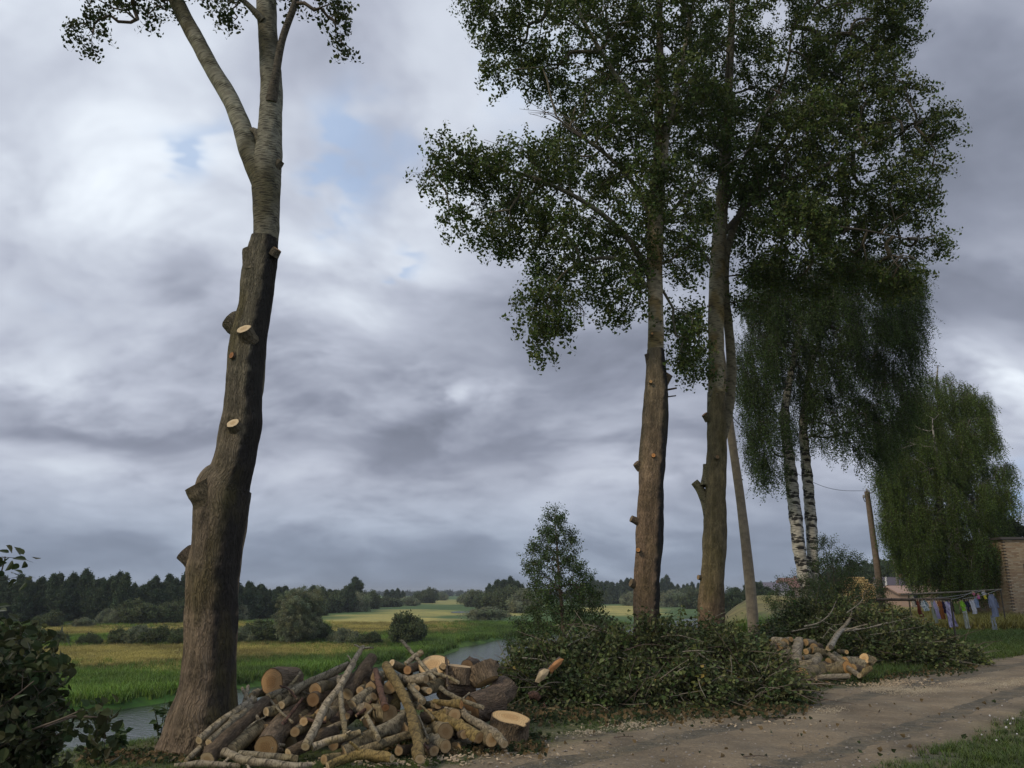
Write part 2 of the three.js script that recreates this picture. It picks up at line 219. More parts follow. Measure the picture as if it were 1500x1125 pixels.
function height(x, z) {
  const s = bankS(x, z) + noise(x * .35, z * .35, 2) * .5, far = smoothstep(Math.hypot(x, z), 60, 240);
  let h = LOW * smoothstep(s, -.1, 7.5 + far * 22);
  const r = riverD(x, z);
  if (s > 2) { h -= (1 - smoothstep(r, 8, 11)) * 1.25; h += smoothstep(r, 14, 40) * .25; }
  h += noise(x * .8, z * .8, 5) * .035 + noise(x * .09, z * .09, 6) * (s > 4 ? .22 : .06);
  h += 1.15 * Math.exp(-(((x - 26) / 6) ** 2 + ((z + 83) / 6) ** 2)) + .5 * Math.exp(-(((x - 32) / 7) ** 2 + ((z + 74) / 7) ** 2));
  return h;
}
const ground = (px, py) => { let h = 0, p; for (let i = 0; i < 14; i++) { p = onPlane(px, py, h); h = lerp(h, height(p.x, p.z), .7); } p.y = height(p.x, p.z); return p; };
const low = (px, py) => onPlane(px, py, LOW);
// the track
const TRACK = [[-13, 6.4], [-5, -1.6], [1.75, -8.25], [5.15, -11.6], [12.3, -18.3], [19, -24], [30, -30], [60, -38]];
const trackD = (x, z) => Math.abs(poly(TRACK, x, z));
const trackHalf = (x, z) => 1.45 + noise(x * .7, z * .7, 3) * .22 + noise(x * 2.6, z * 2.6, 4) * .16 + noise(x * 7, z * 7, 4) * .06;
// dry hay-coloured parts of the meadow
const DRY = [[190, 960, 230, 16, 1], [400, 956, 170, 11, .9], [560, 912, 95, 13, 1], [520, 925, 70, 6, .7], [612, 899, 60, 6, .8], [660, 882, 60, 3, .7], [160, 926, 170, 6, 1], [300, 920, 110, 6, .9], [910, 893, 60, 5, 1], [745, 899, 30, 4, .8], [450, 950, 40, 5, .3], [700, 884, 30, 2, .5]]
  .map(([px, py, sx, sy, a]) => { const c = low(px, py), e = low(px + sx, py), f = low(px, py - sy), g = low(px, py + sy); return [c.x, c.z, Math.abs(e.x - c.x), Math.abs(f.z - g.z) / 2, a, c.x / c.z]; });
function dryness(x, z) { let k = 0; for (const d of DRY) { const qz = (z - d[1]) / d[3], qx = (x - d[0] - (z - d[1]) * d[5]) / d[2]; const q = qx * qx + qz * qz; if (q < 8) k = Math.max(k, d[4] * smoothstep(1.9 - q + fbm(x * .06, z * .05, 3, 4) * 2.2, 0, 1.5)); } return k; }
function landColor(x, z) {
  const s = bankS(x, z), n = fbm(x * .25, z * .25, 11, 4), m = fbm(x * .03, z * .03, 14, 4);
  if (s < .5) {
    let c = [.085 + n * .03, .105 + n * .03, .042];
    const t = smoothstep(trackD(x, z) - trackHalf(x, z), -.1, .5), d = smoothstep(n, .0, .35) * .6; c = [lerp(.15, c[0], t), lerp(.13, c[1], t), lerp(.10, c[2], t)];
    c = [lerp(c[0], .15, d * .6), lerp(c[1], .125, d * .5), lerp(c[2], .08, d * .6)];
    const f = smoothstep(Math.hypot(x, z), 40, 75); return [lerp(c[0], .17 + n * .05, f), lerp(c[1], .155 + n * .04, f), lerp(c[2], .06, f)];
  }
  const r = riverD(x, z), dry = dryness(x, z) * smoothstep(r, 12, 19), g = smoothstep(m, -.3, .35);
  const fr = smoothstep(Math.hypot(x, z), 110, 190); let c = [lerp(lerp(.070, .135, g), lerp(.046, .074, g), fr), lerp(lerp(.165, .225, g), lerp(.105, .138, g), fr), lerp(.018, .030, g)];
  const wet = (1 - smoothstep(r, 11, 22)) * .4; c = [c[0] * (1 - wet), c[1] * (1 - wet * .8), c[2] * (1 - wet * .7)];
  const hay = [.385 + n * .08, .345 + n * .06, .105]; c = c.map((v, i) => lerp(v, hay[i], dry * .92));
  const sl = 1 - smoothstep(s, 3, 9); c = [lerp(c[0], .075, sl), lerp(c[1], .105, sl), lerp(c[2], .03, sl)];
  if (r < 9) c = [.06, .055, .035];
  const md = (1 - smoothstep(Math.hypot((x - 27) * .8, z + 82), 11, 19)) * clamp(.75 + n, 0, 1); c = [lerp(c[0], .20, md), lerp(c[1], .165, md), lerp(c[2], .07, md)];
  return c;
}
{
  const rings = [], angs = [];
  for (let r = 1.2; r < 7500; r *= r < 40 ? 1.018 : 1.022) rings.push(r);
  for (let a = -180; a < 180;) { angs.push(a * Math.PI / 180); a += Math.abs(a + .1) < 42 ? .3 : 3; }
  const build = (i0, i1, tile) => { const mb = new MB(), up = V(0, 1, 0), n = angs.length; for (let i = i0; i <= i1; i++) for (let j = 0; j <= n; j++) { const a = angs[j % n], x = Math.sin(a) * rings[i], z = -Math.cos(a) * rings[i]; mb.vert(V(x, height(x, z), z), up, x / tile, z / tile, landColor(x, z).map((v) => v / .58)); if (i > i0 && j) { const b = (i - i0 - 1) * (n + 1) + j - 1, t = b + n + 1; mb.quad(b, b + 1, t + 1, t); } }
    if (!i0) { const c = mb.vert(V(0, height(0, 0), 0), up, 0, 0, landColor(0, 0).map((v) => v / .58)); for (let j = 0; j < n; j++) mb.tri(c, j + 1, j); }
    const g = mb.geo(); g.computeVertexNormals(); return g; };
  const mid = rings.findIndex((r) => r > 34);
  tag(mesh('ground', build(0, mid, 2.2), M.turf), 'dark trodden turf of the bank under the woodpiles', 'ground', null, 'structure');
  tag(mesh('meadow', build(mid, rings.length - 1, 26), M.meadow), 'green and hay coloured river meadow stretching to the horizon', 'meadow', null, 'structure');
  // water
  const mb = new MB(), up = V(0, 1, 0);
  for (let i = 0; i < RIVER.length; i++) { const a = RIVER[Math.max(0, i - 1)], b = RIVER[Math.min(RIVER.length - 1, i + 1)], dx = b[0] - a[0], dz = b[1] - a[1], l = Math.hypot(dx, dz); for (const s of [-1, 1]) { const x = RIVER[i][0] - dz / l * 17 * s, z = RIVER[i][1] + dx / l * 13 * s; mb.vert(V(x, WATER, z), up, x / 3, z / 3, [1, 1, 1]); } if (i) mb.quad(i * 2 - 2, i * 2 - 1, i * 2 + 1, i * 2); }
  tag(mesh('river', mb.geo(), M.water), 'calm grey river bending through the meadow below the bank', 'river', null, 'structure');
  const pd = new MB(), c = onPlane(684, 897, LOW + .25), k = pd.vert(c, up, 0, 0, [1, 1, 1]); for (let j = 0; j < 24; j++) { const a = j / 24 * 6.2832, x = c.x + Math.cos(a) * 4.2 * (1 + .2 * Math.sin(3 * a)), z = c.z + Math.sin(a) * 11; pd.vert(V(x, LOW + .38, z), up, x / 3, z / 3, [1, 1, 1]); pd.tri(k, 1 + (j + 1) % 24, 1 + j); }
  tag(mesh('pond', pd.geo(), M.water), 'small pale pond far out in the green meadow', 'pond', null, 'structure');
  // the track: a thin worn sheet over the bank
  const tr = new MB(), rows = 420, cols = 22, C = new THREE.CatmullRomCurve3(TRACK.map(([x, z]) => V(x, 0, z)), false, 'centripetal');
  const pts = C.getSpacedPoints(rows);
  for (let i = 0; i <= rows; i++) { const d = pts[Math.min(rows, i + 1)].clone().sub(pts[Math.max(0, i - 1)]).normalize(), sx = -d.z, sz = d.x;
    for (let j = 0; j <= cols; j++) { const f = j / cols * 2 - 1, hw = trackHalf(pts[i].x + sx * f, pts[i].z + sz * f) + .12, x = pts[i].x + sx * f * hw, z = pts[i].z + sz * f * hw, e = smoothstep(Math.abs(f), .72, 1);
      const n = fbm(x * .9, z * .9, 21, 5), rut = Math.exp(-(((Math.abs(f) - .5) / .16) ** 2));
      const dust = dustAt(x, z), n2 = fbm(x * 3.1, z * 3.1, 27, 3), base = [.208 + n * .13 + n2 * .08 - rut * .03, .182 + n * .115 + n2 * .07 - rut * .026, .136 + n * .085 + n2 * .05 - rut * .02], g = [.11, .115, .06], w = e * clamp(.5 + n * 1.6, 0, 1);
      tr.vert(V(x, height(x, z) + .03 * (1 - smoothstep(Math.abs(f), .86, 1)) - .012 - rut * .03, z), up, x / 3, z / 3, base.map((v, q) => lerp(lerp(v, [.43, .385, .30][q], dust * .9), g[q], w) / .52));
      if (i && j) { const b = (i - 1) * (cols + 1) + j - 1, t = b + cols + 1; tr.quad(b, b + 1, t + 1, t); } } }
  const g = tr.geo(); g.computeVertexNormals();
  tag(mesh('path', g, M.path), 'worn brown dirt track running right along the bank', 'path', null, 'structure');
}
// sawdust lies in patches where logs were cut
function dustSpots() { return [[930, 1062, .5, .16], [1020, 1044, .7, .14], [1110, 1036, .6, .12], [1215, 1042, .35, .12], [1300, 1010, .6, .2], [1345, 1012, .8, .2], [1420, 1000, .9, .13], [1480, 1003, 1.2, .13], [860, 1076, .3, .12]].map(([px, py, a, b]) => { const p = onPlane(px, py, 0); return [p.x, p.z, a, b]; }); }
function dustAt(x, z) { let k = 0; for (const [cx, cz, a, b] of (dustAt.s ??= dustSpots())) { const u = ((x - cx) * .715 - (z - cz) * .7) / a, w = ((x - cx) * .7 + (z - cz) * .715) / (b * 1.6), q = u * u + w * w; if (q < 4) k = Math.max(k, Math.exp(-q * 1.3) * (.75 + noise(x * 5, z * 5, 8) * .9)); } return clamp(k, 0, 1); }
const onTrackOrBank = (px, py) => { const p = onPlane(px, py, 0); p.y = height(p.x, p.z); return p; };

// ---------------------------------------------------------------- leaves
// one folded leaf: stalk at o, along d, its face turned by roll
function leaf(mb, o, d, len, wid, roll, col, fold = .25, fine = false) {
  const t = d.clone().normalize(); let s = Math.abs(t.y) > .95 ? V(1, 0, 0) : V(0, 1, 0); s = s.cross(t).normalize(); const n = t.clone().cross(s).normalize(); s.applyAxisAngle(t, roll); n.applyAxisAngle(t, roll);
  const P = (l, w, h) => o.clone().addScaledVector(t, l * len).addScaledVector(s, w * wid).addScaledVector(n, h * len);
  const prof = fine ? [[.12, .36], [.34, .5], [.66, .34]] : [[.3, .5]], dr = fine ? -.14 : -.1;
  const mid = [P(0, 0, 0), ...prof.map(([l]) => P(l, 0, -.02 * l)), P(1, 0, dr)], up = n, nl = n.clone().addScaledVector(s, .35).normalize(), nr = n.clone().addScaledVector(s, -.35).normalize();
  const L = prof.map(([l, w]) => P(l, -w, fold * w * .5 + dr * l * l)), R = prof.map(([l, w]) => P(l, w, fold * w * .5 + dr * l * l));
  const dk = col.map((c) => c * .9);
  for (const [E, nn] of [[L, nl], [R, nr]]) { const m = mid.map((p) => mb.vert(p, nn, 0, 0, dk)), e = E.map((p) => mb.vert(p, nn, 0, 0, col)); mb.tri(m[0], e[0], m[1]); for (let i = 0; i < e.length - 1; i++) mb.quad(m[i + 1], e[i], e[i + 1], m[i + 2]); mb.tri(m[e.length], e[e.length - 1], m[e.length + 1]); }
}
// a leafy twig along +y
function twig(seed, n, L, size, o = {}) {
  const r = rng(seed), mb = new MB(), sag = o.sag ?? .15, pts = []; for (let i = 0; i <= 4; i++) { const f = i / 4; pts.push(V(r.r(-.04, .04) * L * f, L * f, sag * L * f * f)); }
  if (!o.bare) tube(mb, pts, pts.map((_, i) => (o.thick ?? .004) * (1 - i * .17)), { segs: 3, col: () => o.wood ?? [.07, .055, .04] });
  const c = new THREE.CatmullRomCurve3(pts);
  for (let i = 0; i < n; i++) { const f = lerp(o.from ?? .12, 1, (i + r() * .6) / n), p = c.getPointAt(Math.min(1, f)), a = i * 2.4 + r.r(-.5, .5), hang = o.hang ?? .3; const d = V(Math.cos(a), r.r(.1, .8) - hang, Math.sin(a)).normalize(), st = size * r.r(.3, .7) * (o.stalk ?? 1), s = size * r.r(.65, 1.15), v = r.r(.7, 1.3), pale = r() < (o.pale ?? .12);
    const b = p.clone().addScaledVector(d, st); d.y -= hang * 1.2; const g = o.green ?? [.050, .078, .024]; leaf(mb, b, d, s, s * (o.wide ?? .82), r.r(-1.2, 1.2), pale ? [g[0] * 2.1, g[1] * 1.75, g[2] * 2.3] : g.map((q, k) => q * v * (k ? 1 : r.r(.8, 1.25))), .35, o.fine); }
  return mb.geo();
}
// a clump of scattered leaves for plants farther off
function clump(seed, n, R, size, o = {}) { const r = rng(seed), mb = new MB(), g = o.green ?? [.05, .075, .025]; for (let i = 0; i < n; i++) { const p = V(r.g(), r.g() * (o.tall ?? 1), r.g()).multiplyScalar(R * .6), d = V(r.g(), r.g() - (o.hang ?? .3), r.g()).normalize(), v = r.r(.7, 1.3); leaf(mb, p, d, size * r.r(.6, 1.2), size * r.r(.45, .8) * (o.thin ?? 1), r.r(-2, 2), g.map((q) => q * v)); } return mb.geo(); }
// a hanging strand of small leaves (weeping birch), downwards from its origin
function strand(seed, n, L, size, o = {}) { const r = rng(seed), mb = new MB(), g = o.green ?? [.04, .062, .02], pts = []; let x = 0, z = 0; for (let i = 0; i <= 5; i++) { pts.push(V(x, -L * i / 5, z)); x += r.r(-.05, .09) * L * .6; z += r.r(-.05, .05) * L; } tube(mb, pts, pts.map((_, i) => .004 * (1 - i * .15)), { segs: 3, col: () => [.05, .035, .03] }); const c = new THREE.CatmullRomCurve3(pts); for (let i = 0; i < n; i++) { const p = c.getPointAt(Math.min(1, (i + r()) / n)), a = r.r(0, 6.28), d = V(Math.cos(a) * .7, r.r(-1, -.1), Math.sin(a) * .7).normalize(), v = r.r(.65, 1.35), s = size * r.r(.7, 1.2); leaf(mb, p.clone().addScaledVector(d, size * r.r(.2, 1.1)), d, s, s * .75, r.r(-1.5, 1.5), g.map((q) => q * v)); } return mb.geo(); }

// ---------------------------------------------------------------- branching: every point of a crown is joined to the nearest wood below it
function grow(seeds, goals, r0, o = {}) {
  const nodes = seeds.map((s, i) => ({ p: s.p, par: s.par ?? null, len: s.len ?? 0, kids: [], seed: true, load: 0, R: s.R }));
  const key = goals.map((g) => { let b = 1e9; for (const n of nodes) b = Math.min(b, n.p.distanceTo(g) + n.len * .2); return [b, g]; }).sort((a, b) => a[0] - b[0]);
  const bf = o.bf ?? .28, step = o.step ?? .45, rise = o.rise ?? .5;
  for (const [, g] of key) {
    let best = null, bc = 1e9; for (const n of nodes) { const d = n.p.distanceTo(g), dy = g.y - n.p.y, c = d * (1 + (dy < -.1 * d ? (o.downCost ?? .35) : 0)) + n.len * bf + (n.seed ? (o.seedCost ?? 0) : 0); if (c < bc) { bc = c; best = n; } }
    const d = best.p.distanceTo(g), k = Math.max(1, Math.round(d / step)), a = best.p, m = a.clone().lerp(g, .5).add(V(r0.g() * .10 * d, d * .10 * rise + r0.g() * .07 * d, r0.g() * .10 * d)); let par = best;
    for (let i = 1; i <= k; i++) { const f = i / k, p = a.clone().multiplyScalar((1 - f) * (1 - f)).addScaledVector(m, 2 * f * (1 - f)).addScaledVector(g, f * f); if (i < k) p.add(V(r0.g(), r0.g(), r0.g()).multiplyScalar(.035)); const n = { p, par, len: par.len + p.distanceTo(par.p), kids: [], load: 0 }; par.kids.push(n); nodes.push(n); par = n; }
    par.tip = true; for (let n = par; n; n = n.par) n.load++;
  }
  return nodes;
}
function chains(nodes, o = {}) {                                           // polylines of wood with radii
  const out = [], rad = (n) => Math.min(o.max ?? .2, (o.r ?? .007) * Math.pow(n.load, o.pow ?? .52));
  const start = []; for (const n of nodes) if (n.seed) for (const k of n.kids) start.push([n, k]);
  while (start.length) { let [a, n] = start.pop(); const P = [a.p.clone()], R = [rad(n)]; for (;;) { P.push(n.p); R.push(rad(n)); if (!n.kids.length) break; n.kids.sort((x, y) => y.load - x.load); for (let i = 1; i < n.kids.length; i++) start.push([n, n.kids[i]]); n = n.kids[0]; } R[R.length - 1] *= .6; out.push({ P, R }); }
  return out;
}
function inLobes(lobes, r, gap = .3) { const out = []; for (const l of lobes) { let miss = 0, k = 0; while (k < l.n && miss < 400) { let q; do q = V(r.r(-1, 1), r.r(-1, 1), r.r(-1, 1)); while (q.lengthSq() > 1); q.multiplyScalar(Math.pow(q.length() || 1, -.25)); const p = V(l.c.x + q.x * l.r[0], l.c.y + q.y * l.r[1], l.c.z + q.z * l.r[2]); if (out.some((e) => e.distanceToSquared(p) < gap * gap)) { miss++; continue; } out.push(p); k++; } } return out; }
// lobes given as [px, py, rx, ry, depth, depth radius m, points]
const lobesAt = (list) => list.map(([px, py, rx, ry, d, rz, n]) => ({ c: at(px, py, d), r: [pxm(rx, d), pxm(ry, d), rz], n }));

// a trunk from its outline: rows of [y, left x, right x] in the photograph, standing at one depth
function outline(rows, depth, base) { const P = [], R = []; rows.forEach(([y, l, r], i) => { P.push(at((l + r) / 2, y, depth)); R.push((at(r, y, depth).x - at(l, y, depth).x) / 2); }); if (base !== undefined) { P.unshift(V(P[0].x, base, P[0].z)); R.unshift(R[0] * 1.12); } return { P, R }; }
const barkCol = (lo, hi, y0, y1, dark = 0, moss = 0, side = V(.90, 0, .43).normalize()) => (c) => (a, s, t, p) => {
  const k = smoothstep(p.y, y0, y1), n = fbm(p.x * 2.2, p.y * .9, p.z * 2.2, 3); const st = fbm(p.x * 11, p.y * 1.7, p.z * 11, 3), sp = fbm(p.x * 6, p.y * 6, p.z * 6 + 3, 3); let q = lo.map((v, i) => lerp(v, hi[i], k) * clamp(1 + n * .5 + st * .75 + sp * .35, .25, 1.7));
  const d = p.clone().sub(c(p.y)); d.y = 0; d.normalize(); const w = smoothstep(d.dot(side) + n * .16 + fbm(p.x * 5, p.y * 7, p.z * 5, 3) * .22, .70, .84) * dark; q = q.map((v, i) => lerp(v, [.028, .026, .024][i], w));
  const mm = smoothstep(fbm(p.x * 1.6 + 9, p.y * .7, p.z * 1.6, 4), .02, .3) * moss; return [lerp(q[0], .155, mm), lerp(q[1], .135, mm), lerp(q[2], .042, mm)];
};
const barkDisp = (amp, flare, y0 = 0) => (a, s, t, d, r) => { const n = fbm(Math.cos(a) * r * 7, s * 1.6, Math.sin(a) * r * 7, 4), rg = (1 - Math.abs(fbm(Math.cos(a) * r * 16 + n, s * 2.4, Math.sin(a) * r * 16, 3)) * 2); return amp * (n * 1.2 + rg * .5) + noise(Math.cos(a) * 1.3, s * .9, Math.sin(a) * 1.3) * r * .15 + noise(Math.cos(a) * 2.6 + 4, s * 2.1, Math.sin(a) * 2.6) * r * .09 + (flare ? flare * Math.exp(-s / .30) * clamp(.55 - d.x * .6, .08, 1.1) * (.7 + .4 * Math.cos(5 * a + 1) + .25 * Math.cos(3 * a)) : 0); };
// a sawn-off branch standing out of a trunk: bark part with its cut face as a sub-part
function stub(parent, o, p, dir, len, r, opt = {}) {
  const d = dir.clone().normalize(), a = p.clone().sub(o), rr = rng(Math.round(p.x * 977 + p.y * 331) + 5), mb = new MB(), mat = opt.mat ?? M.rough;
  const pts = [a.clone().addScaledVector(d, -r * .8), a.clone().addScaledVector(d, len * .35), a.clone().addScaledVector(d, len)];
  const e = tube(mb, pts, [r * 1.25, r * 1.1, r], { segs: 18, step: .02, tile: .4, disp: (an, s) => fbm(Math.cos(an) * 2, s * 6, Math.sin(an) * 2 + p.y, 3) * r * .22, col: () => opt.col ?? [.30, .25, .18] });
  const m = mesh('branch_stub', mb.geo(), mat, parent); mesh('cut_face', faceGeo(e.b, e.pb, e.tb, opt.face ?? [1, .92, .8], rr), M.rings, m); return m;
}
const putTwigs = (list, nodes, r, o) => {                                  // instances along the thin wood of a crown
  for (const n of nodes) { if (n.seed || n.load > (o.load ?? 3)) continue; const k = n.load <= 1 ? o.k : o.k2 ?? 1; const dir = n.p.clone().sub(n.par.p).normalize();
    for (let i = 0; i < k; i++) { const d = dir.clone().multiplyScalar(o.follow ?? .7).add(V(r.g(), r.g() - (o.droop ?? .25), r.g()).multiplyScalar(.75)).add(o.wind ?? V(0, 0, 0)).normalize(); const v = r.r(.7, 1.3); list.push({ p: n.p.clone().add(V(r.g(), r.g(), r.g()).multiplyScalar(o.jit ?? .06)), q: qDir(d).multiply(qEuler(0, r.r(0, 6.28), 0)), s: r.r(.7, 1.2), c: [v * r.r(.9, 1.12), v, v * r.r(.85, 1.1)] }); } } };
const spread = (list, geos, name, mat, parent) => geos.forEach((g, i) => inst(name, g, mat, list.filter((_, j) => j % geos.length === i), parent));
const rel = (list, o) => { for (const e of list) e.p = e.p.clone().sub(o); return list; };

// ---------------------------------------------------------------- the pruned poplars
const POPLAR = [1, 2, 3, 4].map((s) => twig(100 + s, 13, .40, .088, { hang: .5, sag: .28, pale: .06, green: [.094, .140, .034] }));
const POPLAR_FINE = [1, 2, 3].map((s) => twig(120 + s, 12, .38, .088, { hang: .5, sag: .3, fine: true, green: [.050, .074, .024] }));
function woodOf(t, o, list, cut, colr, name = 'limb') {                    // thick limbs one by one, the rest of the wood together
  const rest = new MB(); let k = 0;
  list.sort((a, b) => b.R[0] - a.R[0]);
  for (const { P, R } of list) { const q = P.map((p) => p.clone().sub(o)); if (R[0] > cut && k < 24) { const mb = new MB(); tube(mb, q, R, { segs: 9, step: .12, tile: .4, col: () => colr, disp: (a, s, f, d, r) => noise(Math.cos(a) * 2, s * 3, Math.sin(a) * 2) * r * .12 }); mesh(name, mb.geo(), M.smooth, t); k++; } else tube(rest, q, R, { segs: R[0] > .012 ? 5 : 3, col: () => colr.map((v) => v * .75) }); }
  if (rest.count) { const m = mesh('branches', rest.geo(), M.twig, t); m.userData.kind = 'stuff'; }
}
{ // left: the big bare trunk beside the woodpile
  const D = 8.75, rows = [[1085, 247, 345], [1050, 251, 345], [1000, 267, 343], [950, 273, 345], [900, 275, 348], [860, 274, 350], [830, 276, 352], [800, 283, 355], [760, 287, 360], [735, 288, 362], [712, 291, 365], [690, 309, 370], [650, 320, 377], [620, 327, 383], [600, 330, 384], [560, 333, 386], [520, 336, 388], [480, 343, 392], [450, 350, 396], [400, 356, 402], [372, 362, 406], [350, 369, 407]];
  const { P, R } = outline(rows, D, height(-3.5, -D) - .12), o = V(P[0].x, height(P[0].x, -D), -D);
  const t = thing('poplar_tree', 'huge bare pruned poplar trunk left of the woodpile, forking near the top', 'tree', o, 'pruned poplars on the bank');
  const center = (P2) => (y) => { let i = 0; while (i < P2.length - 2 && y + o.y > P2[i + 1].y) i++; const f = clamp((y + o.y - P2[i].y) / (P2[i + 1].y - P2[i].y), 0, 1); return P2[i].clone().lerp(P2[i + 1], f).sub(o).setY(y); };
  const mb = new MB(), L = P.map((p) => p.clone().sub(o));
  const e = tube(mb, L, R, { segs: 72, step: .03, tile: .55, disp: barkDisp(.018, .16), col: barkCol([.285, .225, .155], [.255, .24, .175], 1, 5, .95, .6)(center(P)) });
  mesh('trunk', mb.geo(), M.rough, t);
  // above the collar: paler smooth wood, forking
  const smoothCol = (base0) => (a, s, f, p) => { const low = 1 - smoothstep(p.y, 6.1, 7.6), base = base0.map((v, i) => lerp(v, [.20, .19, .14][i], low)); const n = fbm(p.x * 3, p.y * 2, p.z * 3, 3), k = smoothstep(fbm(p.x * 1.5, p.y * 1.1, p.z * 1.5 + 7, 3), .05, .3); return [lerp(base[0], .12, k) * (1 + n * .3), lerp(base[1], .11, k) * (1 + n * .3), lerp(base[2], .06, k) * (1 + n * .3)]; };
  const up = outline([[358, 370, 406], [340, 372, 408], [300, 371, 409], [260, 370, 411], [235, 372, 413], [200, 377, 412], [140, 382, 414], [118, 382, 412], [50, 379, 406], [0, 376, 404], [-90, 378, 400], [-220, 381, 396], [-330, 384, 391]], D);
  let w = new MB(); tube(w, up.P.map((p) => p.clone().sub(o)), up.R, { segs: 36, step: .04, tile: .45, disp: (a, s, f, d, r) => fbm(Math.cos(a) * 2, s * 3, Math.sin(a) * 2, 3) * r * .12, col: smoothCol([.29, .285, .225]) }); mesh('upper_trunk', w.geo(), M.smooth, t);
  const bough = (pts, rr, col) => { const q = pts.map(([x, y, z]) => at(x, y, D + (z ?? 0)).sub(o)), b = new MB(); tube(b, q, rr, { segs: 24, step: .04, tile: .4, disp: (a, s, f, d, r) => fbm(Math.cos(a) * 2, s * 3, Math.sin(a) * 2, 3) * r * .12, col: smoothCol(col) }); mesh('limb', b.geo(), M.smooth, t); return q; };
  const l1 = bough([[385, 268], [366, 225], [354, 185], [337, 145], [312, 103], [290, 62], [270, 25], [252, -12], [225, -70], [190, -150], [160, -240]], [.14, .125, .115, .108, .105, .102, .098, .094, .08, .06, .035], [.36, .355, .28]);
  const l2 = bough([[397, 150, -.1], [404, 110, -.16], [413, 60, -.2], [432, 5, -.25], [452, -60, -.3], [470, -140, -.3]], [.075, .05, .046, .044, .035, .02], [.12, .105, .08]);
  const l3 = bough([[385, 30, -.1], [362, 6, -.2], [340, -12, -.3], [300, -50, -.4]], [.05, .035, .03, .02], [.2, .19, .15]);
  const l4 = bough([[381, 212, -.02], [374, 192, -.06], [367, 190, -.05]], [.045, .04, .03], [.25, .23, .18]);
  // stubs with pale sawn faces
  const c = (px, py, dz = 0) => at(px, py, D - dz);
  stub(t, o, c(363, 494, .17), V(-.2, .62, .75), .12, .085, { col: [.22, .19, .13] }); stub(t, o, c(347, 631, .17), V(-.16, .55, .75), .12, .07, { col: [.22, .19, .13] }); stub(t, o, c(343, 522, .19), V(-.5, .1, .8), .04, .038, { face: [.5, .28, .16], col: [.2, .16, .11] });
  stub(t, o, c(354, 482, .03), V(-.8, .66, .12), .19, .12, { face: [.3, .24, .16], col: [.24, .215, .15] }); stub(t, o, c(371, 388, .06), V(-.16, 1, .06), .20, .105, { face: [.3, .27, .2], col: [.26, .24, .17] }); stub(t, o, c(285, 822, 0), V(-.75, .65, .1), .16, .10, { face: [.34, .28, .2], col: [.28, .23, .17] });
  stub(t, o, c(306, 735, .1), V(-.5, .86, .3), .24, .15, { face: [.62, .48, .24], col: [.26, .22, .14] }); stub(t, o, c(405, 244, .05), V(.6, .8, .2), .09, .05, { face: [.6, .42, .26], col: [.25, .23, .17] }); stub(t, o, c(403, 370, .1), V(.6, .8, .3), .05, .055, { face: [.5, .36, .22], col: [.2, .18, .13] });
  
  // leafy ends left at the top of the picture
  const r = rng(5), goals = [], L2 = lobesAt([[205, -6, 62, 22, D + .1, .5, 34], [150, 22, 28, 24, D, .3, 14], [128, 50, 14, 14, D - .1, .2, 8], [185, 20, 22, 14, D, .2, 7], [240, 2, 20, 9, D, .2, 6], [300, -8, 40, 10, D, .3, 9], [340, 14, 9, 34, D - .3, .15, 11], [478, 8, 26, 16, D - .3, .3, 11], [495, 38, 14, 26, D - .3, .2, 12], [512, 74, 6, 9, D - .3, .1, 4], [420, -12, 30, 14, D, .3, 8], [150, -110, 120, 70, D, 1, 60], [300, -160, 120, 80, D, 1, 60], [450, -150, 110, 70, D, 1, 50], [380, -290, 90, 80, D, 1, 50]]);
  goals.push(...inLobes(L2, r, .1));
  const seeds = []; for (const q of [l1.slice(7), l2.slice(3), l3, up.P.slice(9).map((p) => p.clone().sub(o))]) for (let i = 0; i < q.length - 1; i++) for (let k = 0; k < 4; k++) seeds.push({ p: q[i].clone().lerp(q[i + 1], k / 4).add(o), len: i * .1 });
  const nodes = grow(seeds, goals, r, { step: .2, bf: .15, rise: .8 }); woodOf(t, o, chains(nodes, { r: .0048, max: .03 }), .2, [.16, .13, .1]);
  const list = []; putTwigs(list, nodes, r, { k: 4, k2: 2, load: 3, droop: .9, follow: .5, jit: .04 }); for (const e of list) e.s *= .62; spread(rel(list, o), POPLAR_FINE, 'crown', M.leaf, t);
}
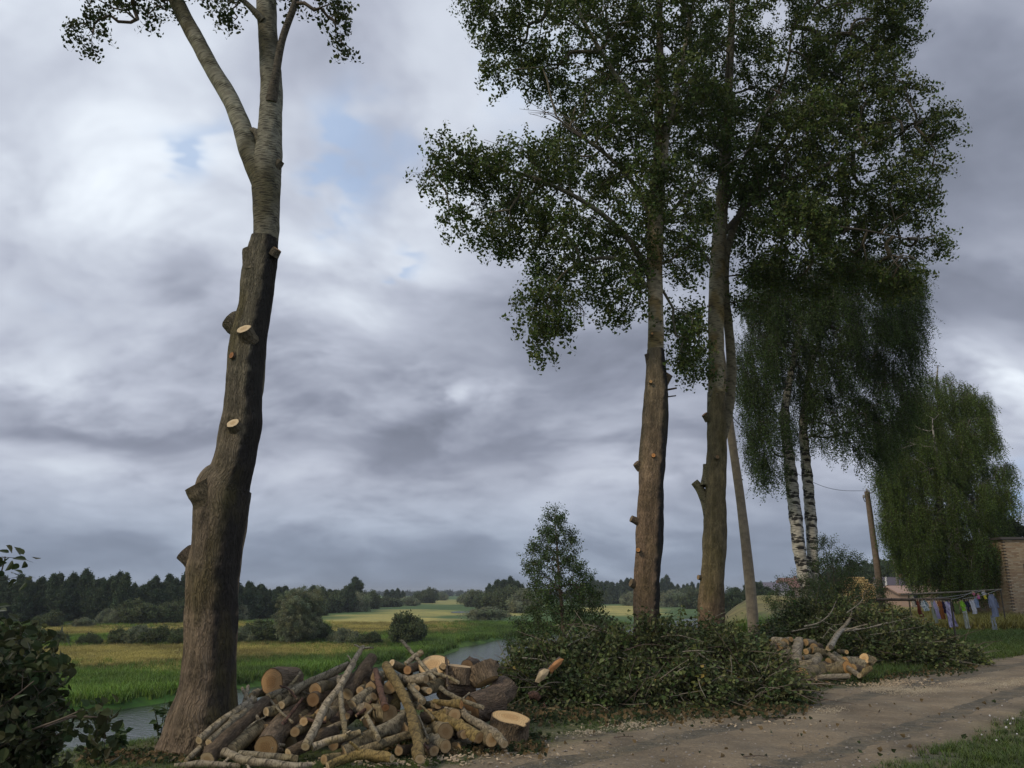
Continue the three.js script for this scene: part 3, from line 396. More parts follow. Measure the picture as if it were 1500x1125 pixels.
function poplar(label, D, rowsLow, rowsHigh, seedsFrom, lobes, seed, opt) {
  const { P, R } = outline(rowsLow, D); const bx = P[0].x, gy = height(bx, -D); const foot = V(bx, gy - .1, -D); if (P[0].y > gy) { P.unshift(foot); R.unshift(R[0] * 1.08); }
  const o = V(bx, gy, -D), t = thing('poplar_tree', label, 'tree', o, 'pruned poplars on the bank'), mb = new MB();
  const center = (y) => { let i = 0; while (i < P.length - 2 && y + o.y > P[i + 1].y) i++; return P[i].clone().lerp(P[i + 1], clamp((y + o.y - P[i].y) / (P[i + 1].y - P[i].y), 0, 1)).sub(o).setY(y); };
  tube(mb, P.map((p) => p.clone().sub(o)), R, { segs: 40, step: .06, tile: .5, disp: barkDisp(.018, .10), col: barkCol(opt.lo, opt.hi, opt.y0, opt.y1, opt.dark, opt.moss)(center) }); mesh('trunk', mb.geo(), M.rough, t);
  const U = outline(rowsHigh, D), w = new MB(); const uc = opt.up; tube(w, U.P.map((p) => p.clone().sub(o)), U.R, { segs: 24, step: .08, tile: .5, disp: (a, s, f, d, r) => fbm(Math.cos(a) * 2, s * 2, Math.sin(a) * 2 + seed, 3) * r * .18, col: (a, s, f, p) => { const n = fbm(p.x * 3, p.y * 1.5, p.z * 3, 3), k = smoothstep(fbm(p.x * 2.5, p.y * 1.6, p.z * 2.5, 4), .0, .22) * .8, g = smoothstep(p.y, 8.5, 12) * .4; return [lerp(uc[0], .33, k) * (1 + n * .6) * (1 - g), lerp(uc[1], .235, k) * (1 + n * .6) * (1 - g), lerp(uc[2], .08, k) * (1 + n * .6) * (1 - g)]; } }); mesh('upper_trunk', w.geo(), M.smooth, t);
  for (const [px, py, dx, dy, dz, len, rr, face, zoff] of opt.stubs) stub(t, o, at(px, py, D - (zoff ?? 0)), V(dx, dy, dz), len, rr, { face, col: opt.stubCol ?? [.26, .21, .15] });
  const r = rng(seed), goals = inLobes(lobesAt(lobes), r, .3), seeds = [];
  for (let i = 0; i < U.P.length - 1; i++) for (let k = 0; k < 5; k++) { const p = U.P[i].clone().lerp(U.P[i + 1], k / 5); if (p.y > seedsFrom) seeds.push({ p, len: 0 }); }
  for (const b of opt.boughs ?? []) { const q = b.pts.map(([x, y, z]) => at(x, y, D + z)), g = new MB(); tube(g, q.map((p) => p.clone().sub(o)), b.r, { segs: 12, step: .1, tile: .4, col: () => b.c, disp: (a, s, f, d, rr) => noise(Math.cos(a) * 2, s * 2, Math.sin(a) * 2) * rr * .15 }); mesh('limb', g.geo(), M.smooth, t); if (!b.bare) q.forEach((p, i) => { if (i < 1) return; for (let k = 0; k < 4; k++) seeds.push({ p: q[i - 1].clone().lerp(p, k / 4 + .25), len: i * .25 }); }); }
  const nodes = grow(seeds, goals, r, { step: .38, bf: .22, rise: 1, downCost: .2, seedCost: .0 }); woodOf(t, o, chains(nodes, { r: .0085, max: .09, pow: .55 }), .038, opt.limb ?? [.20, .18, .13]);
  const list = []; putTwigs(list, nodes, r, { k: opt.k ?? 7, k2: 6, load: 6, droop: .55, follow: .45, jit: .25, wind: V(.12, 0, 0) }); spread(rel(list, o), POPLAR, 'crown', M.leaf, t);
  if (opt.bare) { const b = new MB(), rb = rng(seed + 9); for (const [x0, y0, x1, y1, z] of opt.bare) { const A = at(x0, y0, D + z).sub(o), B = at(x1, y1, D + z).sub(o); for (let i = 0; i < 6; i++) { const m = A.clone().lerp(B, .35 + rb() * .3).add(V(rb.g() * .15, .1 + rb() * .1, rb.g() * .2)), e = B.clone().add(V(rb.g() * .35, rb.g() * .35, rb.g() * .3)); tube(b, [A, m, e], [.016, .009, .004], { segs: 4, step: .12, col: () => [.16, .14, .12] }); } } const m = mesh('dead_twigs', b.geo(), M.twig, t); m.userData.kind = 'stuff'; }
  return t;
}
poplar('tall leafy poplar with scarred trunk rising behind the left end of the brush pile', 17,
  [[940, 929, 967], [910, 930, 966], [870, 929, 968], [840, 930, 968], [800, 932, 970], [760, 933, 971], [720, 934, 973], [680, 936, 975], [640, 939, 976], [600, 943, 978], [560, 946, 977], [535, 947, 974], [512, 948, 972]],
  [[525, 949, 972], [480, 950, 972], [440, 949, 971], [400, 947, 970], [350, 948, 971], [300, 951, 972], [260, 955, 974], [220, 958, 975], [160, 958, 972], [100, 960, 972], [30, 962, 971], [-60, 964, 971], [-180, 966, 969]], 8.6,
  [[845, 55, 120, 85, 16.6, 1.9, 80], [740, 25, 55, 45, 16.2, 1.1, 26], [700, 5, 20, 18, 16.1, .5, 7], [800, 110, 40, 40, 16.4, .8, 10], [735, 100, 22, 12, 16, .4, 5], [770, 265, 85, 48, 16, 1.2, 50], [690, 245, 48, 22, 15.8, .6, 15], [655, 250, 18, 55, 15.6, .3, 8], [620, 258, 10, 12, 15.6, .15, 3], [665, 310, 14, 24, 15.6, .3, 5], [735, 335, 42, 28, 15.9, .7, 14], [835, 355, 80, 55, 16.2, 1.2, 34], [800, 445, 38, 50, 15.8, .6, 18], [790, 500, 14, 14, 15.7, .3, 4], [870, 400, 50, 38, 16.3, 1, 12], [935, 320, 75, 110, 17, 1.5, 50], [880, 200, 85, 70, 16.8, 1.7, 56], [915, 440, 34, 30, 16.5, .7, 8], [990, 330, 50, 100, 17.2, 1.4, 34], [985, 160, 80, 90, 17, 1.6, 50], [950, 40, 110, 80, 17, 2, 60], [1000, 470, 22, 40, 17.2, .6, 8], [860, -80, 150, 80, 17, 2.2, 60], [980, -160, 130, 100, 17, 2.2, 60], [1005, 520, 14, 22, 17, .3, 4]], 41,
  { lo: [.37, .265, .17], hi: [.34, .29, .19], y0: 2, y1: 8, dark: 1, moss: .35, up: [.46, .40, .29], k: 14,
    stubs: [[934, 764, -.8, .35, .2, .16, .075, [.3, .25, .18]], [936, 683, -.6, .6, .3, .1, .08, [.25, .2, .15]], [974, 556, .55, .8, .3, .16, .10, [.62, .34, .2]], [951, 528, -.25, 1, .1, .16, .07, [.55, .42, .28]], [957, 668, -.1, .1, 1, .06, .045, [.9, .5, .25], .3], [935, 806, -.2, .05, 1, .06, .045, [.85, .5, .25], .28], [930, 856, -.8, .3, .2, .1, .09, [.3, .25, .18]], [953, 560, -.1, .1, 1, .05, .035, [.85, .6, .35], .26], [972, 572, .9, .15, .1, .3, .02, [.2, .15, .1]], [972, 582, .9, .1, .1, .28, .014, [.2, .15, .1]], [955, 490, -.1, .2, 1, .05, .03, [.85, .55, .3], .2]],
    boughs: [{ pts: [[955, 410, 0], [920, 350, -.4], [870, 305, -.8], [800, 268, -1.1], [730, 246, -1.3], [650, 240, -1.4], [612, 258, -1.4]], r: [.085, .07, .058, .045, .032, .016, .006], c: [.27, .25, .19] }, { pts: [[960, 330, 0], [925, 265, -.4], [880, 220, -.7], [835, 190, -.9], [815, 170, -1]], r: [.07, .06, .045, .03, .012], c: [.25, .23, .17] }, { pts: [[962, 200, 0], [915, 130, -.3], [880, 75, -.6], [850, 20, -.8], [835, -30, -.9]], r: [.07, .06, .052, .042, .02], c: [.34, .32, .26] }, { pts: [[952, 300, .1], [972, 250, -.1], [976, 200, -.2], [998, 100, -.3], [1012, 20, -.4], [1030, -60, -.4]], r: [.10, .085, .08, .06, .045, .02], c: [.36, .33, .26] }, { pts: [[948, 420, 0], [905, 380, -.6], [850, 385, -.9], [810, 420, -1.2], [792, 480, -1.3]], r: [.06, .05, .035, .022, .008], c: [.24, .22, .16] }, { pts: [[970, 330, 0], [1010, 280, .2], [1050, 250, .3]], r: [.05, .04, .01], c: [.2, .18, .14] }],
    bare: [[860, 205, 778, 158, -1], [790, 250, 738, 200, -1.2], [800, 470, 822, 440, -1.2], [690, 300, 700, 310, -1.3], [840, 440, 855, 480, -1]] });
poplar('tall leafy poplar whose trunk carries a forked stub, left of the leaning pole', 19.5,
  [[955, 1022, 1060], [920, 1023, 1060], [880, 1024, 1062], [840, 1028, 1062], [800, 1030, 1063], [760, 1031, 1064], [720, 1033, 1064], [680, 1035, 1064], [640, 1037, 1063], [600, 1037, 1062], [575, 1037, 1061]],
  [[590, 1037, 1061], [560, 1038, 1060], [500, 1038, 1060], [440, 1038, 1061], [400, 1040, 1062], [340, 1044, 1064], [260, 1052, 1069], [180, 1058, 1072], [80, 1064, 1075], [-20, 1070, 1078], [-160, 1076, 1080]], 8,
  [[1100, 90, 130, 110, 19.4, 2.4, 110], [1240, 40, 85, 60, 19, 1.8, 56], [1315, 15, 22, 14, 18.6, .5, 8], [1300, 65, 36, 20, 18.7, .7, 14], [1290, 170, 70, 50, 19, 1.4, 44], [1360, 185, 32, 24, 18.8, .7, 14], [1345, 250, 34, 55, 18.9, .8, 18], [1300, 300, 60, 60, 19, 1.4, 40], [1350, 350, 36, 18, 18.8, .6, 11], [1330, 395, 18, 24, 18.7, .4, 6], [1250, 370, 60, 50, 19.3, 1.2, 40], [1310, 400, 36, 26, 19, .8, 14], [1180, 400, 50, 36, 19.6, 1, 20], [1235, 300, 60, 60, 19.6, 1.6, 36], [1180, 230, 110, 100, 19, 2.2, 100], [1090, 270, 80, 90, 19.6, 1.8, 60], [1150, 350, 80, 55, 18.6, 1.4, 34], [1185, 330, 26, 50, 17.6, .4, 14], [1010, 480, 26, 44, 19.4, .7, 12], [1020, 540, 16, 12, 19.2, .4, 6], [1100, 430, 40, 40, 19.4, .8, 10], [1040, 180, 60, 80, 19.6, 1.6, 40], [1230, -70, 120, 60, 19.5, 2, 50], [1090, -100, 140, 90, 19.5, 2.4, 70], [1240, 140, 80, 60, 19.2, 1.6, 36]], 77,
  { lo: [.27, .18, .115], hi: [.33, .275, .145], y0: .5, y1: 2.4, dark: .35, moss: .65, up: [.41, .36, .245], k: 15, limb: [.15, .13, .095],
    stubs: [[1036, 612, -.6, .7, .2, .12, .085, [.55, .3, .18]], [1040, 592, -.3, 1, .2, .06, .06, [.4, .25, .15]], [1030, 847, -.9, .15, .3, .14, .06, [.5, .4, .3]], [1050, 670, .1, .1, 1, .05, .05, [.4, .3, .2], .28]], stubCol: [.25, .215, .13],
    boughs: [{ pts: [[1042, 760, .0], [1032, 730, .1], [1025, 716, .12], [1017, 706, .14]], r: [.17, .13, .11, .10], c: [.27, .235, .13], bare: true }, { pts: [[1034, 712, 0], [1035, 692, .05], [1034, 680, .06]], r: [.14, .10, .075], c: [.27, .235, .13], bare: true }, { pts: [[1052, 660, .2], [1064, 615, .25], [1071, 560, .25], [1069, 500, .2], [1062, 430, .1], [1064, 370, .1], [1090, 300, .3], [1130, 230, .5], [1180, 160, .5], [1220, 80, .6], [1240, 10, .6]], r: [.14, .135, .13, .125, .12, .115, .09, .075, .06, .04, .02], c: [.25, .22, .14] }, { pts: [[1060, 340, 0], [1120, 280, -.4], [1190, 250, -.8], [1270, 215, -.9], [1340, 185, -1]], r: [.075, .06, .05, .035, .012], c: [.15, .13, .1] }, { pts: [[1062, 300, 0], [1110, 190, -.5], [1150, 110, -.8], [1160, 40, -.9]], r: [.07, .055, .04, .02], c: [.17, .15, .11] }, { pts: [[1100, 320, -.4], [1170, 330, -1], [1250, 335, -1.2], [1330, 350, -1.2]], r: [.05, .04, .03, .01], c: [.13, .11, .09] }, { pts: [[1052, 400, 0], [1010, 350, .4], [960, 330, .6]], r: [.06, .045, .012], c: [.15, .13, .1] }, { pts: [[1140, 140, -1.4], [1118, 170, -1.6], [1100, 215, -1.7], [1060, 245, -1.7]], r: [.028, .024, .018, .01], c: [.26, .24, .19], bare: true }],
    bare: [[1340, 380, 1310, 385, -1], [1130, 130, 1170, 165, -1.6]] });

// ---------------------------------------------------------------- weeping birches
const STRANDS = [1, 2, 3, 4].map((s) => strand(200 + s, 30, 1.15, .062, { green: [.070, .116, .032] }));
function birch(label, o, stems, lobes, seed, opt = {}) {
  const t = thing('birch_tree', label, 'tree', o, 'birches along the bank'), r = rng(seed), seeds = [];
  for (const s of stems) { const q = s.pts.map(([x, y, z]) => at(x, y, -o.z + (z ?? 0))); if (s.foot !== undefined) q.unshift(V(q[0].x + s.foot, o.y - .1, q[0].z)); const rr = q.length > s.r.length ? [s.r[0] * 1.1, ...s.r] : s.r, mb = new MB(); tube(mb, q.map((p) => p.clone().sub(o)), rr, { segs: 20, step: .08, tile: .85, disp: (a, ss, f, d, R) => fbm(Math.cos(a) * 2.4, ss * 3.2, Math.sin(a) * 2.4 + seed, 4) * R * .5, col: (a, ss, f, p) => { const n = fbm(p.x * 4, p.y * 2.2, p.z * 4, 3), k = smoothstep(n + (1 - smoothstep(p.y, .3, 2.2)) * .3, .12, .3) * .8; return [lerp(.62, .06, k), lerp(.60, .055, k), lerp(.54, .05, k)].map((v) => v * (s.dim ?? 1)); } }); mesh(s.name ?? 'trunk', mb.geo(), M.birch, t); q.forEach((p, i) => { if (i && i >= (s.from ?? 2)) for (let k = 0; k < 4; k++) seeds.push({ p: q[i - 1].clone().lerp(p, k / 4 + .25), len: i * .1 }); }); }
  const goals = inLobes(lobesAt(lobes), r, .4), nodes = grow(seeds, goals, r, { step: .5, bf: .25, rise: 2.2, downCost: .1 });
  woodOf(t, o, chains(nodes, { r: .0075, max: .07, pow: .52 }), .036, opt.limb ?? [.14, .125, .11]);
  const list = []; for (const n of nodes) { if (n.seed || n.load > 4) continue; const k = n.load <= 1 ? opt.k ?? 7 : 9; for (let i = 0; i < k; i++) { const v = r.r(.7, 1.3); list.push({ p: n.p.clone().add(V(r.g() * .3, r.g() * .2, r.g() * .3)), q: qEuler(r.g() * .22, r.r(0, 6.28), (opt.wind ?? .12) + r.g() * .25, 'ZYX'), s: r.r(.6, 1.15) * (opt.size ?? 1), c: [v, v * r.r(.95, 1.1), v * .95].map((x, j) => x * (opt.tint?.[j] ?? 1)) }); } }
  spread(rel(list, o), STRANDS, 'crown', M.leaf, t); return t;
}
birch('weeping birch with two white trunks and dark hanging leaves behind the poplars', V(at(1186, 880, 30).x, height(at(1186, 880, 30).x, -30), -30),
  [{ pts: [[1186, 890], [1178, 840], [1170, 800], [1166, 760], [1161, 720], [1156, 670], [1152, 640], [1150, 600], [1160, 540], [1175, 470], [1185, 380]], r: [.235, .24, .235, .23, .23, .21, .19, .16, .12, .08, .03], foot: .05, from: 6 }, { pts: [[1193, 890, .3], [1191, 840, .3], [1190, 800, .3], [1187, 750, .3], [1184, 715, .3], [1180, 670, .3], [1177, 620, .3], [1185, 550, .3], [1210, 470, .3], [1230, 400, .3]], r: [.21, .215, .21, .205, .20, .18, .15, .12, .08, .03], foot: .1, from: 6 }],
  [[1210, 480, 110, 70, 30, 3, 130], [1290, 500, 52, 70, 30, 2, 56], [1120, 530, 50, 60, 30, 2, 50], [1120, 610, 34, 50, 29.5, 1.4, 28], [1270, 580, 60, 45, 30, 2, 42], [1180, 590, 40, 50, 30, 1.5, 20], [1240, 430, 90, 60, 30, 3, 60], [1150, 420, 70, 60, 30.5, 2.4, 44], [1230, 610, 40, 30, 29.6, 1.4, 14], [1300, 590, 30, 40, 30, 1.2, 14], [1100, 560, 20, 40, 29.6, 1, 10], [1110, 650, 14, 34, 29.4, .7, 9], [1245, 630, 60, 22, 29.6, 1.4, 24], [1128, 672, 18, 18, 29.4, .7, 7], [1280, 640, 20, 26, 29.4, .8, 8], [1205, 620, 30, 20, 29.4, .9, 8], [1200, 540, 90, 50, 30.5, 2.4, 60], [1150, 480, 60, 50, 30, 2, 34], [1310, 450, 30, 40, 30, 1.6, 30], [1250, 400, 70, 30, 30.5, 2, 40], [1320, 410, 24, 24, 30, 1, 14], [1130, 440, 40, 30, 30, 1.4, 20], [1190, 430, 60, 40, 31, 2, 34]], 91, { k: 26, tint: [.92, .96, .9] });
birch('dense tall weeping birch standing beside the brick shed', V(at(1380, 870, 44).x, height(at(1380, 870, 44).x, -44), -44),
  [{ pts: [[1382, 860], [1380, 800], [1376, 740], [1372, 680], [1378, 620], [1372, 570], [1374, 535]], r: [.26, .24, .2, .16, .11, .07, .03], foot: 0, from: 1, dim: .7 }, { pts: [[1395, 860, -.3], [1402, 790, -.5], [1388, 720, -1.4], [1370, 655, -2.4], [1366, 620, -2.6]], r: [.2, .16, .11, .07, .03], foot: 0, from: 1, dim: .8, name: 'limb' }, { pts: [[1400, 800, 0], [1402, 700, -.6], [1412, 645, -1.8], [1420, 615, -2.2]], r: [.14, .10, .06, .03], from: 1, dim: .8, name: 'limb' }],
  [[1370, 575, 42, 34, 44, 2, 34], [1375, 640, 72, 50, 44, 3, 110], [1395, 590, 44, 30, 44, 2, 40], [1345, 610, 36, 40, 44, 2, 34], [1385, 720, 88, 60, 44, 3.6, 130], [1390, 790, 80, 50, 44, 3.4, 110], [1310, 690, 26, 34, 43.5, 1.4, 34], [1325, 740, 30, 44, 43.5, 1.6, 40], [1340, 780, 40, 40, 43.6, 2, 36], [1400, 830, 60, 26, 43.4, 2, 36], [1300, 760, 14, 20, 43.3, .8, 7], [1432, 615, 16, 34, 44, 1, 14], [1452, 640, 9, 5, 44, .4, 4], [1455, 688, 18, 8, 44, .8, 10], [1445, 750, 20, 44, 44, 1.6, 28], [1474, 680, 8, 4, 44, .3, 3], [1400, 835, 70, 24, 44, 3, 44], [1335, 800, 20, 30, 43.6, 1.2, 14], [1420, 585, 16, 14, 44, .8, 6], [1302, 655, 22, 40, 43.5, 1.4, 24], [1425, 700, 34, 60, 43.6, 2, 30], [1372, 660, 60, 50, 42.8, 2, 40]], 93, { k: 26, size: 1.2, tint: [1.6, 1.5, 1.15], limb: [.3, .28, .24] });

// ---------------------------------------------------------------- sapling, bushes, far trees
{ const D = 15.5, b = at(826, 960, D), o = V(b.x, height(b.x, -D), -D), t = thing('birch_sapling', 'slender young tree with a pointed crown standing left of the two poplars', 'sapling', o), r = rng(31);
  const q = [o.clone().sub(V(0, .1, 0)), at(824, 900, D), at(820, 860, D), at(817, 820, D), at(815, 785, D), at(812, 752, D)], mb = new MB(); tube(mb, q.map((p) => p.clone().sub(o)), [.05, .04, .03, .022, .013, .005], { segs: 10, step: .1, tile: .3, col: () => [.24, .17, .12] }); mesh('trunk', mb.geo(), M.smooth, t);
  const seeds = []; for (let i = 0; i < q.length - 1; i++) for (let k = 0; k < 6; k++) seeds.push({ p: q[i].clone().lerp(q[i + 1], k / 6), len: 0 });
  const nodes = grow(seeds, inLobes(lobesAt([[820, 925, 62, 34, D, .9, 90], [825, 880, 50, 34, D, .75, 80], [812, 840, 40, 34, D, .6, 60], [815, 800, 27, 30, D, .4, 38], [813, 770, 10, 24, D, .2, 16], [785, 815, 8, 14, D, .2, 6], [846, 850, 16, 18, D, .3, 10], [860, 870, 14, 10, D, .2, 6], [780, 945, 34, 26, D - .3, .6, 34], [856, 930, 34, 26, D - .2, .6, 34]]), r, .12), r, { step: .2, bf: .1, rise: -.6, downCost: .5 });
  woodOf(t, o, chains(nodes, { r: .0035, max: .02 }), .2, [.13, .09, .065]);
  const list = []; putTwigs(list, nodes, r, { k: 8, k2: 4, load: 3, droop: .1, follow: .8, jit: .06 }); for (const e of list) e.s *= .75; spread(rel(list, o), [1, 2, 3].map((s) => twig(300 + s, 13, .32, .055, { hang: .25, green: [.075, .128, .042] })), 'crown', M.leaf, t); }
// bushes and trees far below: one of each kind is built, then cloned
const BUSHLEAF = [1, 2].map((s) => clump(400 + s, 60, .42, .20, { green: [.100, .135, .058] })), WILLOWLEAF = [1, 2].map((s) => clump(410 + s, 70, .45, .22, { green: [.23, .27, .165], thin: .55, hang: .5 })), TREELEAF = [1, 2].map((s) => clump(420 + s, 60, .55, .30, { green: [.075, .118, .058], hang: .25 }));
function plantKind(name, label, category, group, lobes, seed, leaves, o = {}) {
  const t = thing(name, label, category, V(0, 0, 0), group), r = rng(seed), mb = new MB(), list = [];
  for (const s of o.stems ?? [[0, 0, .2, 1.2, .08]]) tube(mb, [V(s[0] * .3, -.3, s[1] * .3), V(s[0] * .7, s[3] * .5, s[1] * .7), V(s[0], s[3], s[1])], [s[4], s[4] * .75, s[4] * .3], { segs: 7, step: .4, col: () => [.09, .075, .06] });
  mesh('trunk', mb.geo(), M.twig, t);
  for (const [x, y, z, rx, ry, rz, n] of lobes) for (let i = 0; i < n; i++) { let d; do d = V(r.r(-1, 1), r.r(-1, 1), r.r(-1, 1)); while (d.lengthSq() > 1 || d.lengthSq() < .12); const f = 1 + noise(d.x * 2 + x, d.y * 2, d.z * 2 + seed) * .35, p = V(x + d.x * rx * f, Math.max(.05, y + d.y * ry * f), z + d.z * rz * f), v = r.r(.68, 1.32); list.push({ p, q: qEuler(r.r(-.6, .6), r.r(0, 6.3), r.r(-.6, .6)), s: r.r(.7, 1.25) * (o.size ?? 1), c: [v * r.r(.9, 1.15), v, v * r.r(.85, 1.1)] }); }
  spread(list, leaves, 'crown', M.leaf, t); return t;
}
const used = new Set();
function place(proto, p, s, turn, label, sy = 1) { const c = used.has(proto) ? proto.clone() : proto; if (used.has(proto)) { c.name = numbered(proto.name.replace(/_\d{3}$/, '')); scene.add(c); } used.add(proto); c.position.copy(p); c.scale.set(s, s * sy, s); c.rotation.y = turn; if (label) c.userData.label = label; return c; }
const lowAt = (px, py) => { const p = low(px, py); p.y = height(p.x, p.z) - .05; return p; };
// the big round willow of the meadow
{ const w = plantKind('willow_tree', 'round grey-green willow rising from the meadow behind the woodpile', 'tree', null, [[-1.2, 4.2, 0, 2.2, 2.4, 2.2, 260], [1, 4.6, .3, 2.2, 2.2, 2.2, 260], [0, 2.4, 0, 3.2, 2.2, 2.6, 300], [2.1, 2.2, 0, 1.2, 1.9, 1.4, 110], [-2, 2.2, .2, 1.4, 1.8, 1.5, 110]], 501, WILLOWLEAF, { stems: [[-1, .3, 0, 3.6, .22], [1, -.2, 0, 3.8, .2], [.1, .6, 0, 4.2, .22]] }); place(w, lowAt(436, 945), 1.0, 1.2); }
const bushA = plantKind('meadow_bush', 'low dark bush in the uneven hedge row across the near meadow', 'bush', 'bushes of the hedge row in the near meadow', [[0, .9, 0, 1.7, 1.15, 1.4, 150], [1.1, .7, .2, 1, .8, 1, 60], [-1.2, .6, .1, 1, .7, .9, 60]], 511, BUSHLEAF);
const bushB = plantKind('meadow_bush', 'low dark bush in the uneven hedge row across the near meadow', 'bush', 'bushes of the hedge row in the near meadow', [[-.5, 1, 0, 1.3, 1.25, 1.3, 120], [.8, .8, 0, 1.4, 1, 1.2, 110]], 512, BUSHLEAF);
const bushC = plantKind('meadow_bush', 'low dark bush in the uneven hedge row across the near meadow', 'bush', 'bushes of the hedge row in the near meadow', [[0, .7, 0, 2.2, .9, 1.3, 150], [.4, 1.1, 0, 1, .8, 1, 70]], 513, WILLOWLEAF);
const rf = rng(77), bk = [bushA, bushB, bushC];
[[84, 947, .8], [52, 946, 1], [20, 948, 1.2], [130, 948, .75], [178, 947, .95], [205, 946, 1.25], [232, 947, 1.1], [262, 948, .95], [290, 948, 1], [366, 944, 1.1], [384, 944, 1.3], [352, 945, 1.05], [330, 946, .9]].forEach(([x, y, s], i) => place(bk[i % 3], lowAt(x, y), s * .92, rf.r(0, 6.3)));
const G2 = 'bushes at the foot of the left wood';
[[70, 922, 1], [120, 921, .7], [185, 917, 1.5], [205, 918, 1.6], [160, 918, 1.2], [262, 913, 1.7], [240, 916, 1.4], [372, 904, 1.8], [395, 906, 1.6], [420, 902, 2], [352, 910, 1.6], [320, 912, 1.5], [300, 914, 1.5]].forEach(([x, y, s], i) => { const c = place(bk[(i + 1) % 3], lowAt(x, y), s * 1.25, rf.r(0, 6.3), 'rounded green bush at the foot of the dark left wood'); c.userData.group = G2; });
const solo = (x, y, s, label, k = 0, sy = 1) => { const c = place(bk[k], lowAt(x, y), s, rf.r(0, 6.3), label, sy); delete c.userData.group; return c; };
solo(597, 946, 1.45, 'dark round bush in open grass just above the right end of the woodpile', 1, 1.15); solo(505, 945, 1, 'small grey-green bush between the big willow and a dark round bush', 2); solo(541, 946, .9, 'smallest low bush beside the dark round bush in the meadow', 0, .8);
solo(464, 941, 1.0, 'dark bush leaning against the right side of the big willow', 0, 1.2); solo(713, 910, 2.3, 'wide dark bush alone on the far green reeds', 2, .62); solo(597, 888, 3.2, 'long dark thicket at the end of the dry hay strip', 2, .62); solo(570, 890, 3, 'low thicket to the left of the far tree clump', 0, .6);
const G3 = 'bushes along the middle of the valley'; [[478, 899, 3, 0], [500, 896, 3.2, 1], [522, 897, 3, 2], [540, 893, 2.8, 0], [455, 903, 2.4, 1], [625, 884, 3.5, 1], [645, 880, 3, 2]].forEach(([x, y, s, k]) => { const c = place(bk[k], lowAt(x, y), s, rf.r(0, 6.3), 'round bush in the broken belt beyond the big willow'); c.userData.group = G3; });
const G4 = 'bushes by the reeds left of the sapling'; [[735, 897, 3.2, 1], [750, 898, 3.4, 0], [770, 899, 3.4, 2], [718, 893, 3, 0], [695, 888, 3.4, 2], [700, 890, 2.8, 1]].forEach(([x, y, s, k]) => { const lb = `rounded ${k === 2 ? 'grey-green' : 'dark green'} bush edging the far reeds left of the sapling${x < 725 ? ', farther out' : ''}`, c = place(bk[k], lowAt(x, y), s, rf.r(0, 6.3), lb); c.userData.group = lb; });
const G5 = 'bushes seen beside the poplar trunks'; [[880, 886, 3, 0], [905, 885, 3, 1], [985, 890, 3.4, 2], [1005, 888, 3.6, 0], [1020, 893, 3, 1], [925, 888, 3, 2], [865, 890, 3, 1]].forEach(([x, y, s, k]) => { const c = place(bk[k], lowAt(x, y), s, rf.r(0, 6.3), 'dull green bush on the far bank behind the poplar trunks'); c.userData.group = G5; });
// tall trees of the far woods
const tallTree = (seed, w, h, top) => plantKind('forest_tree', 'tall dark tree in the wood along the left edge of the far meadow', 'tree', 'trees of the left wood', [[0, h * .34, 0, w, h * .3, w, 130], [w * .25, h * .55, 0, w * .8, h * .26, w * .8, 100], [-w * .15, h * .74, 0, w * .55, h * .2, w * .55, 60], [top, h * .88, 0, w * .28, h * .12, w * .28, 26], [top * .8, h * .94, 0, w * .22, h * .10, w * .22, 14], [-w * .4, h * .72, w * .2, w * .16, h * .12, w * .16, 12], [w * .45, h * .66, 0, w * .16, h * .12, w * .16, 12]], seed, TREELEAF, { size: 1.15, stems: [[0, 0, 0, h * .85, .2], [w * .4, .3, 0, h * .6, .12]] });
const tk = [tallTree(601, 2.3, 10, .2), tallTree(602, 2.8, 10.5, -.4), tallTree(603, 1.9, 10, .3), tallTree(604, 3.2, 9.6, 0)];
for (let row = 0; row < 2; row++) for (let x = -60; x < 462; x += 11 + row * 1.5) { const y = 915.5 - row * 2.6 - Math.max(0, x - 150) * .030, p = lowAt(x + rf.r(-5, 5), y + rf.r(-1, 1)); const dist = -p.z, topPy = 843 + Math.sin(x * .035) * 5 + noise(x * .05, row * 3) * 16 + (x < 60 ? -4 : 0) + (x > 330 ? 10 : 0) + (x > 420 ? 12 : 0); const h = (at(x, topPy, dist).y - p.y) * rf.r(.78, 1.06); const lb = `dark tree in the ${row ? 'back' : 'front'} row of the left wood, ${x < 100 ? 'far left above the near shrub' : x < 290 ? 'left of the bare trunk' : 'right of the bare trunk'}`; place(tk[rf.i(4)], p, h / 10.4, rf.r(0, 6.3), lb, 1).userData.group = lb; }
const farT = (x, y, top, k, w, label, group) => { const p = lowAt(x, y), h = at(x, top, -p.z).y - p.y, c = place(tk[k], p, h / 10.4, rf.r(0, 6.3), label); c.scale.x *= w; c.scale.z *= w; c.userData.group = group; if (!group) delete c.userData.group; return c; };
farT(518, 896, 842, 3, 1.15, 'single tall dark tree standing out left of the valley gap'); farT(510, 898, 858, 1, 1.2, 'shorter dark tree touching the single tall tree in the valley');
for (const [x, y, t, k] of [[490, 896, 862, 3], [480, 897, 864, 1], [470, 898, 860, 0], [458, 899, 858, 2], [500, 897, 866, 3]]) farT(x, y, t, k, 1.5, 'dark tree in the low belt between the willow and the valley gap', 'trees of the low belt');
for (const [x, y, t, k] of [[566, 885, 864, 1], [574, 885, 862, 3], [582, 885, 862, 0], [590, 885, 865, 2]]) farT(x, y, t, k, 1.3, 'tree of the small dark clump standing before the horizon', 'trees of the small clump');
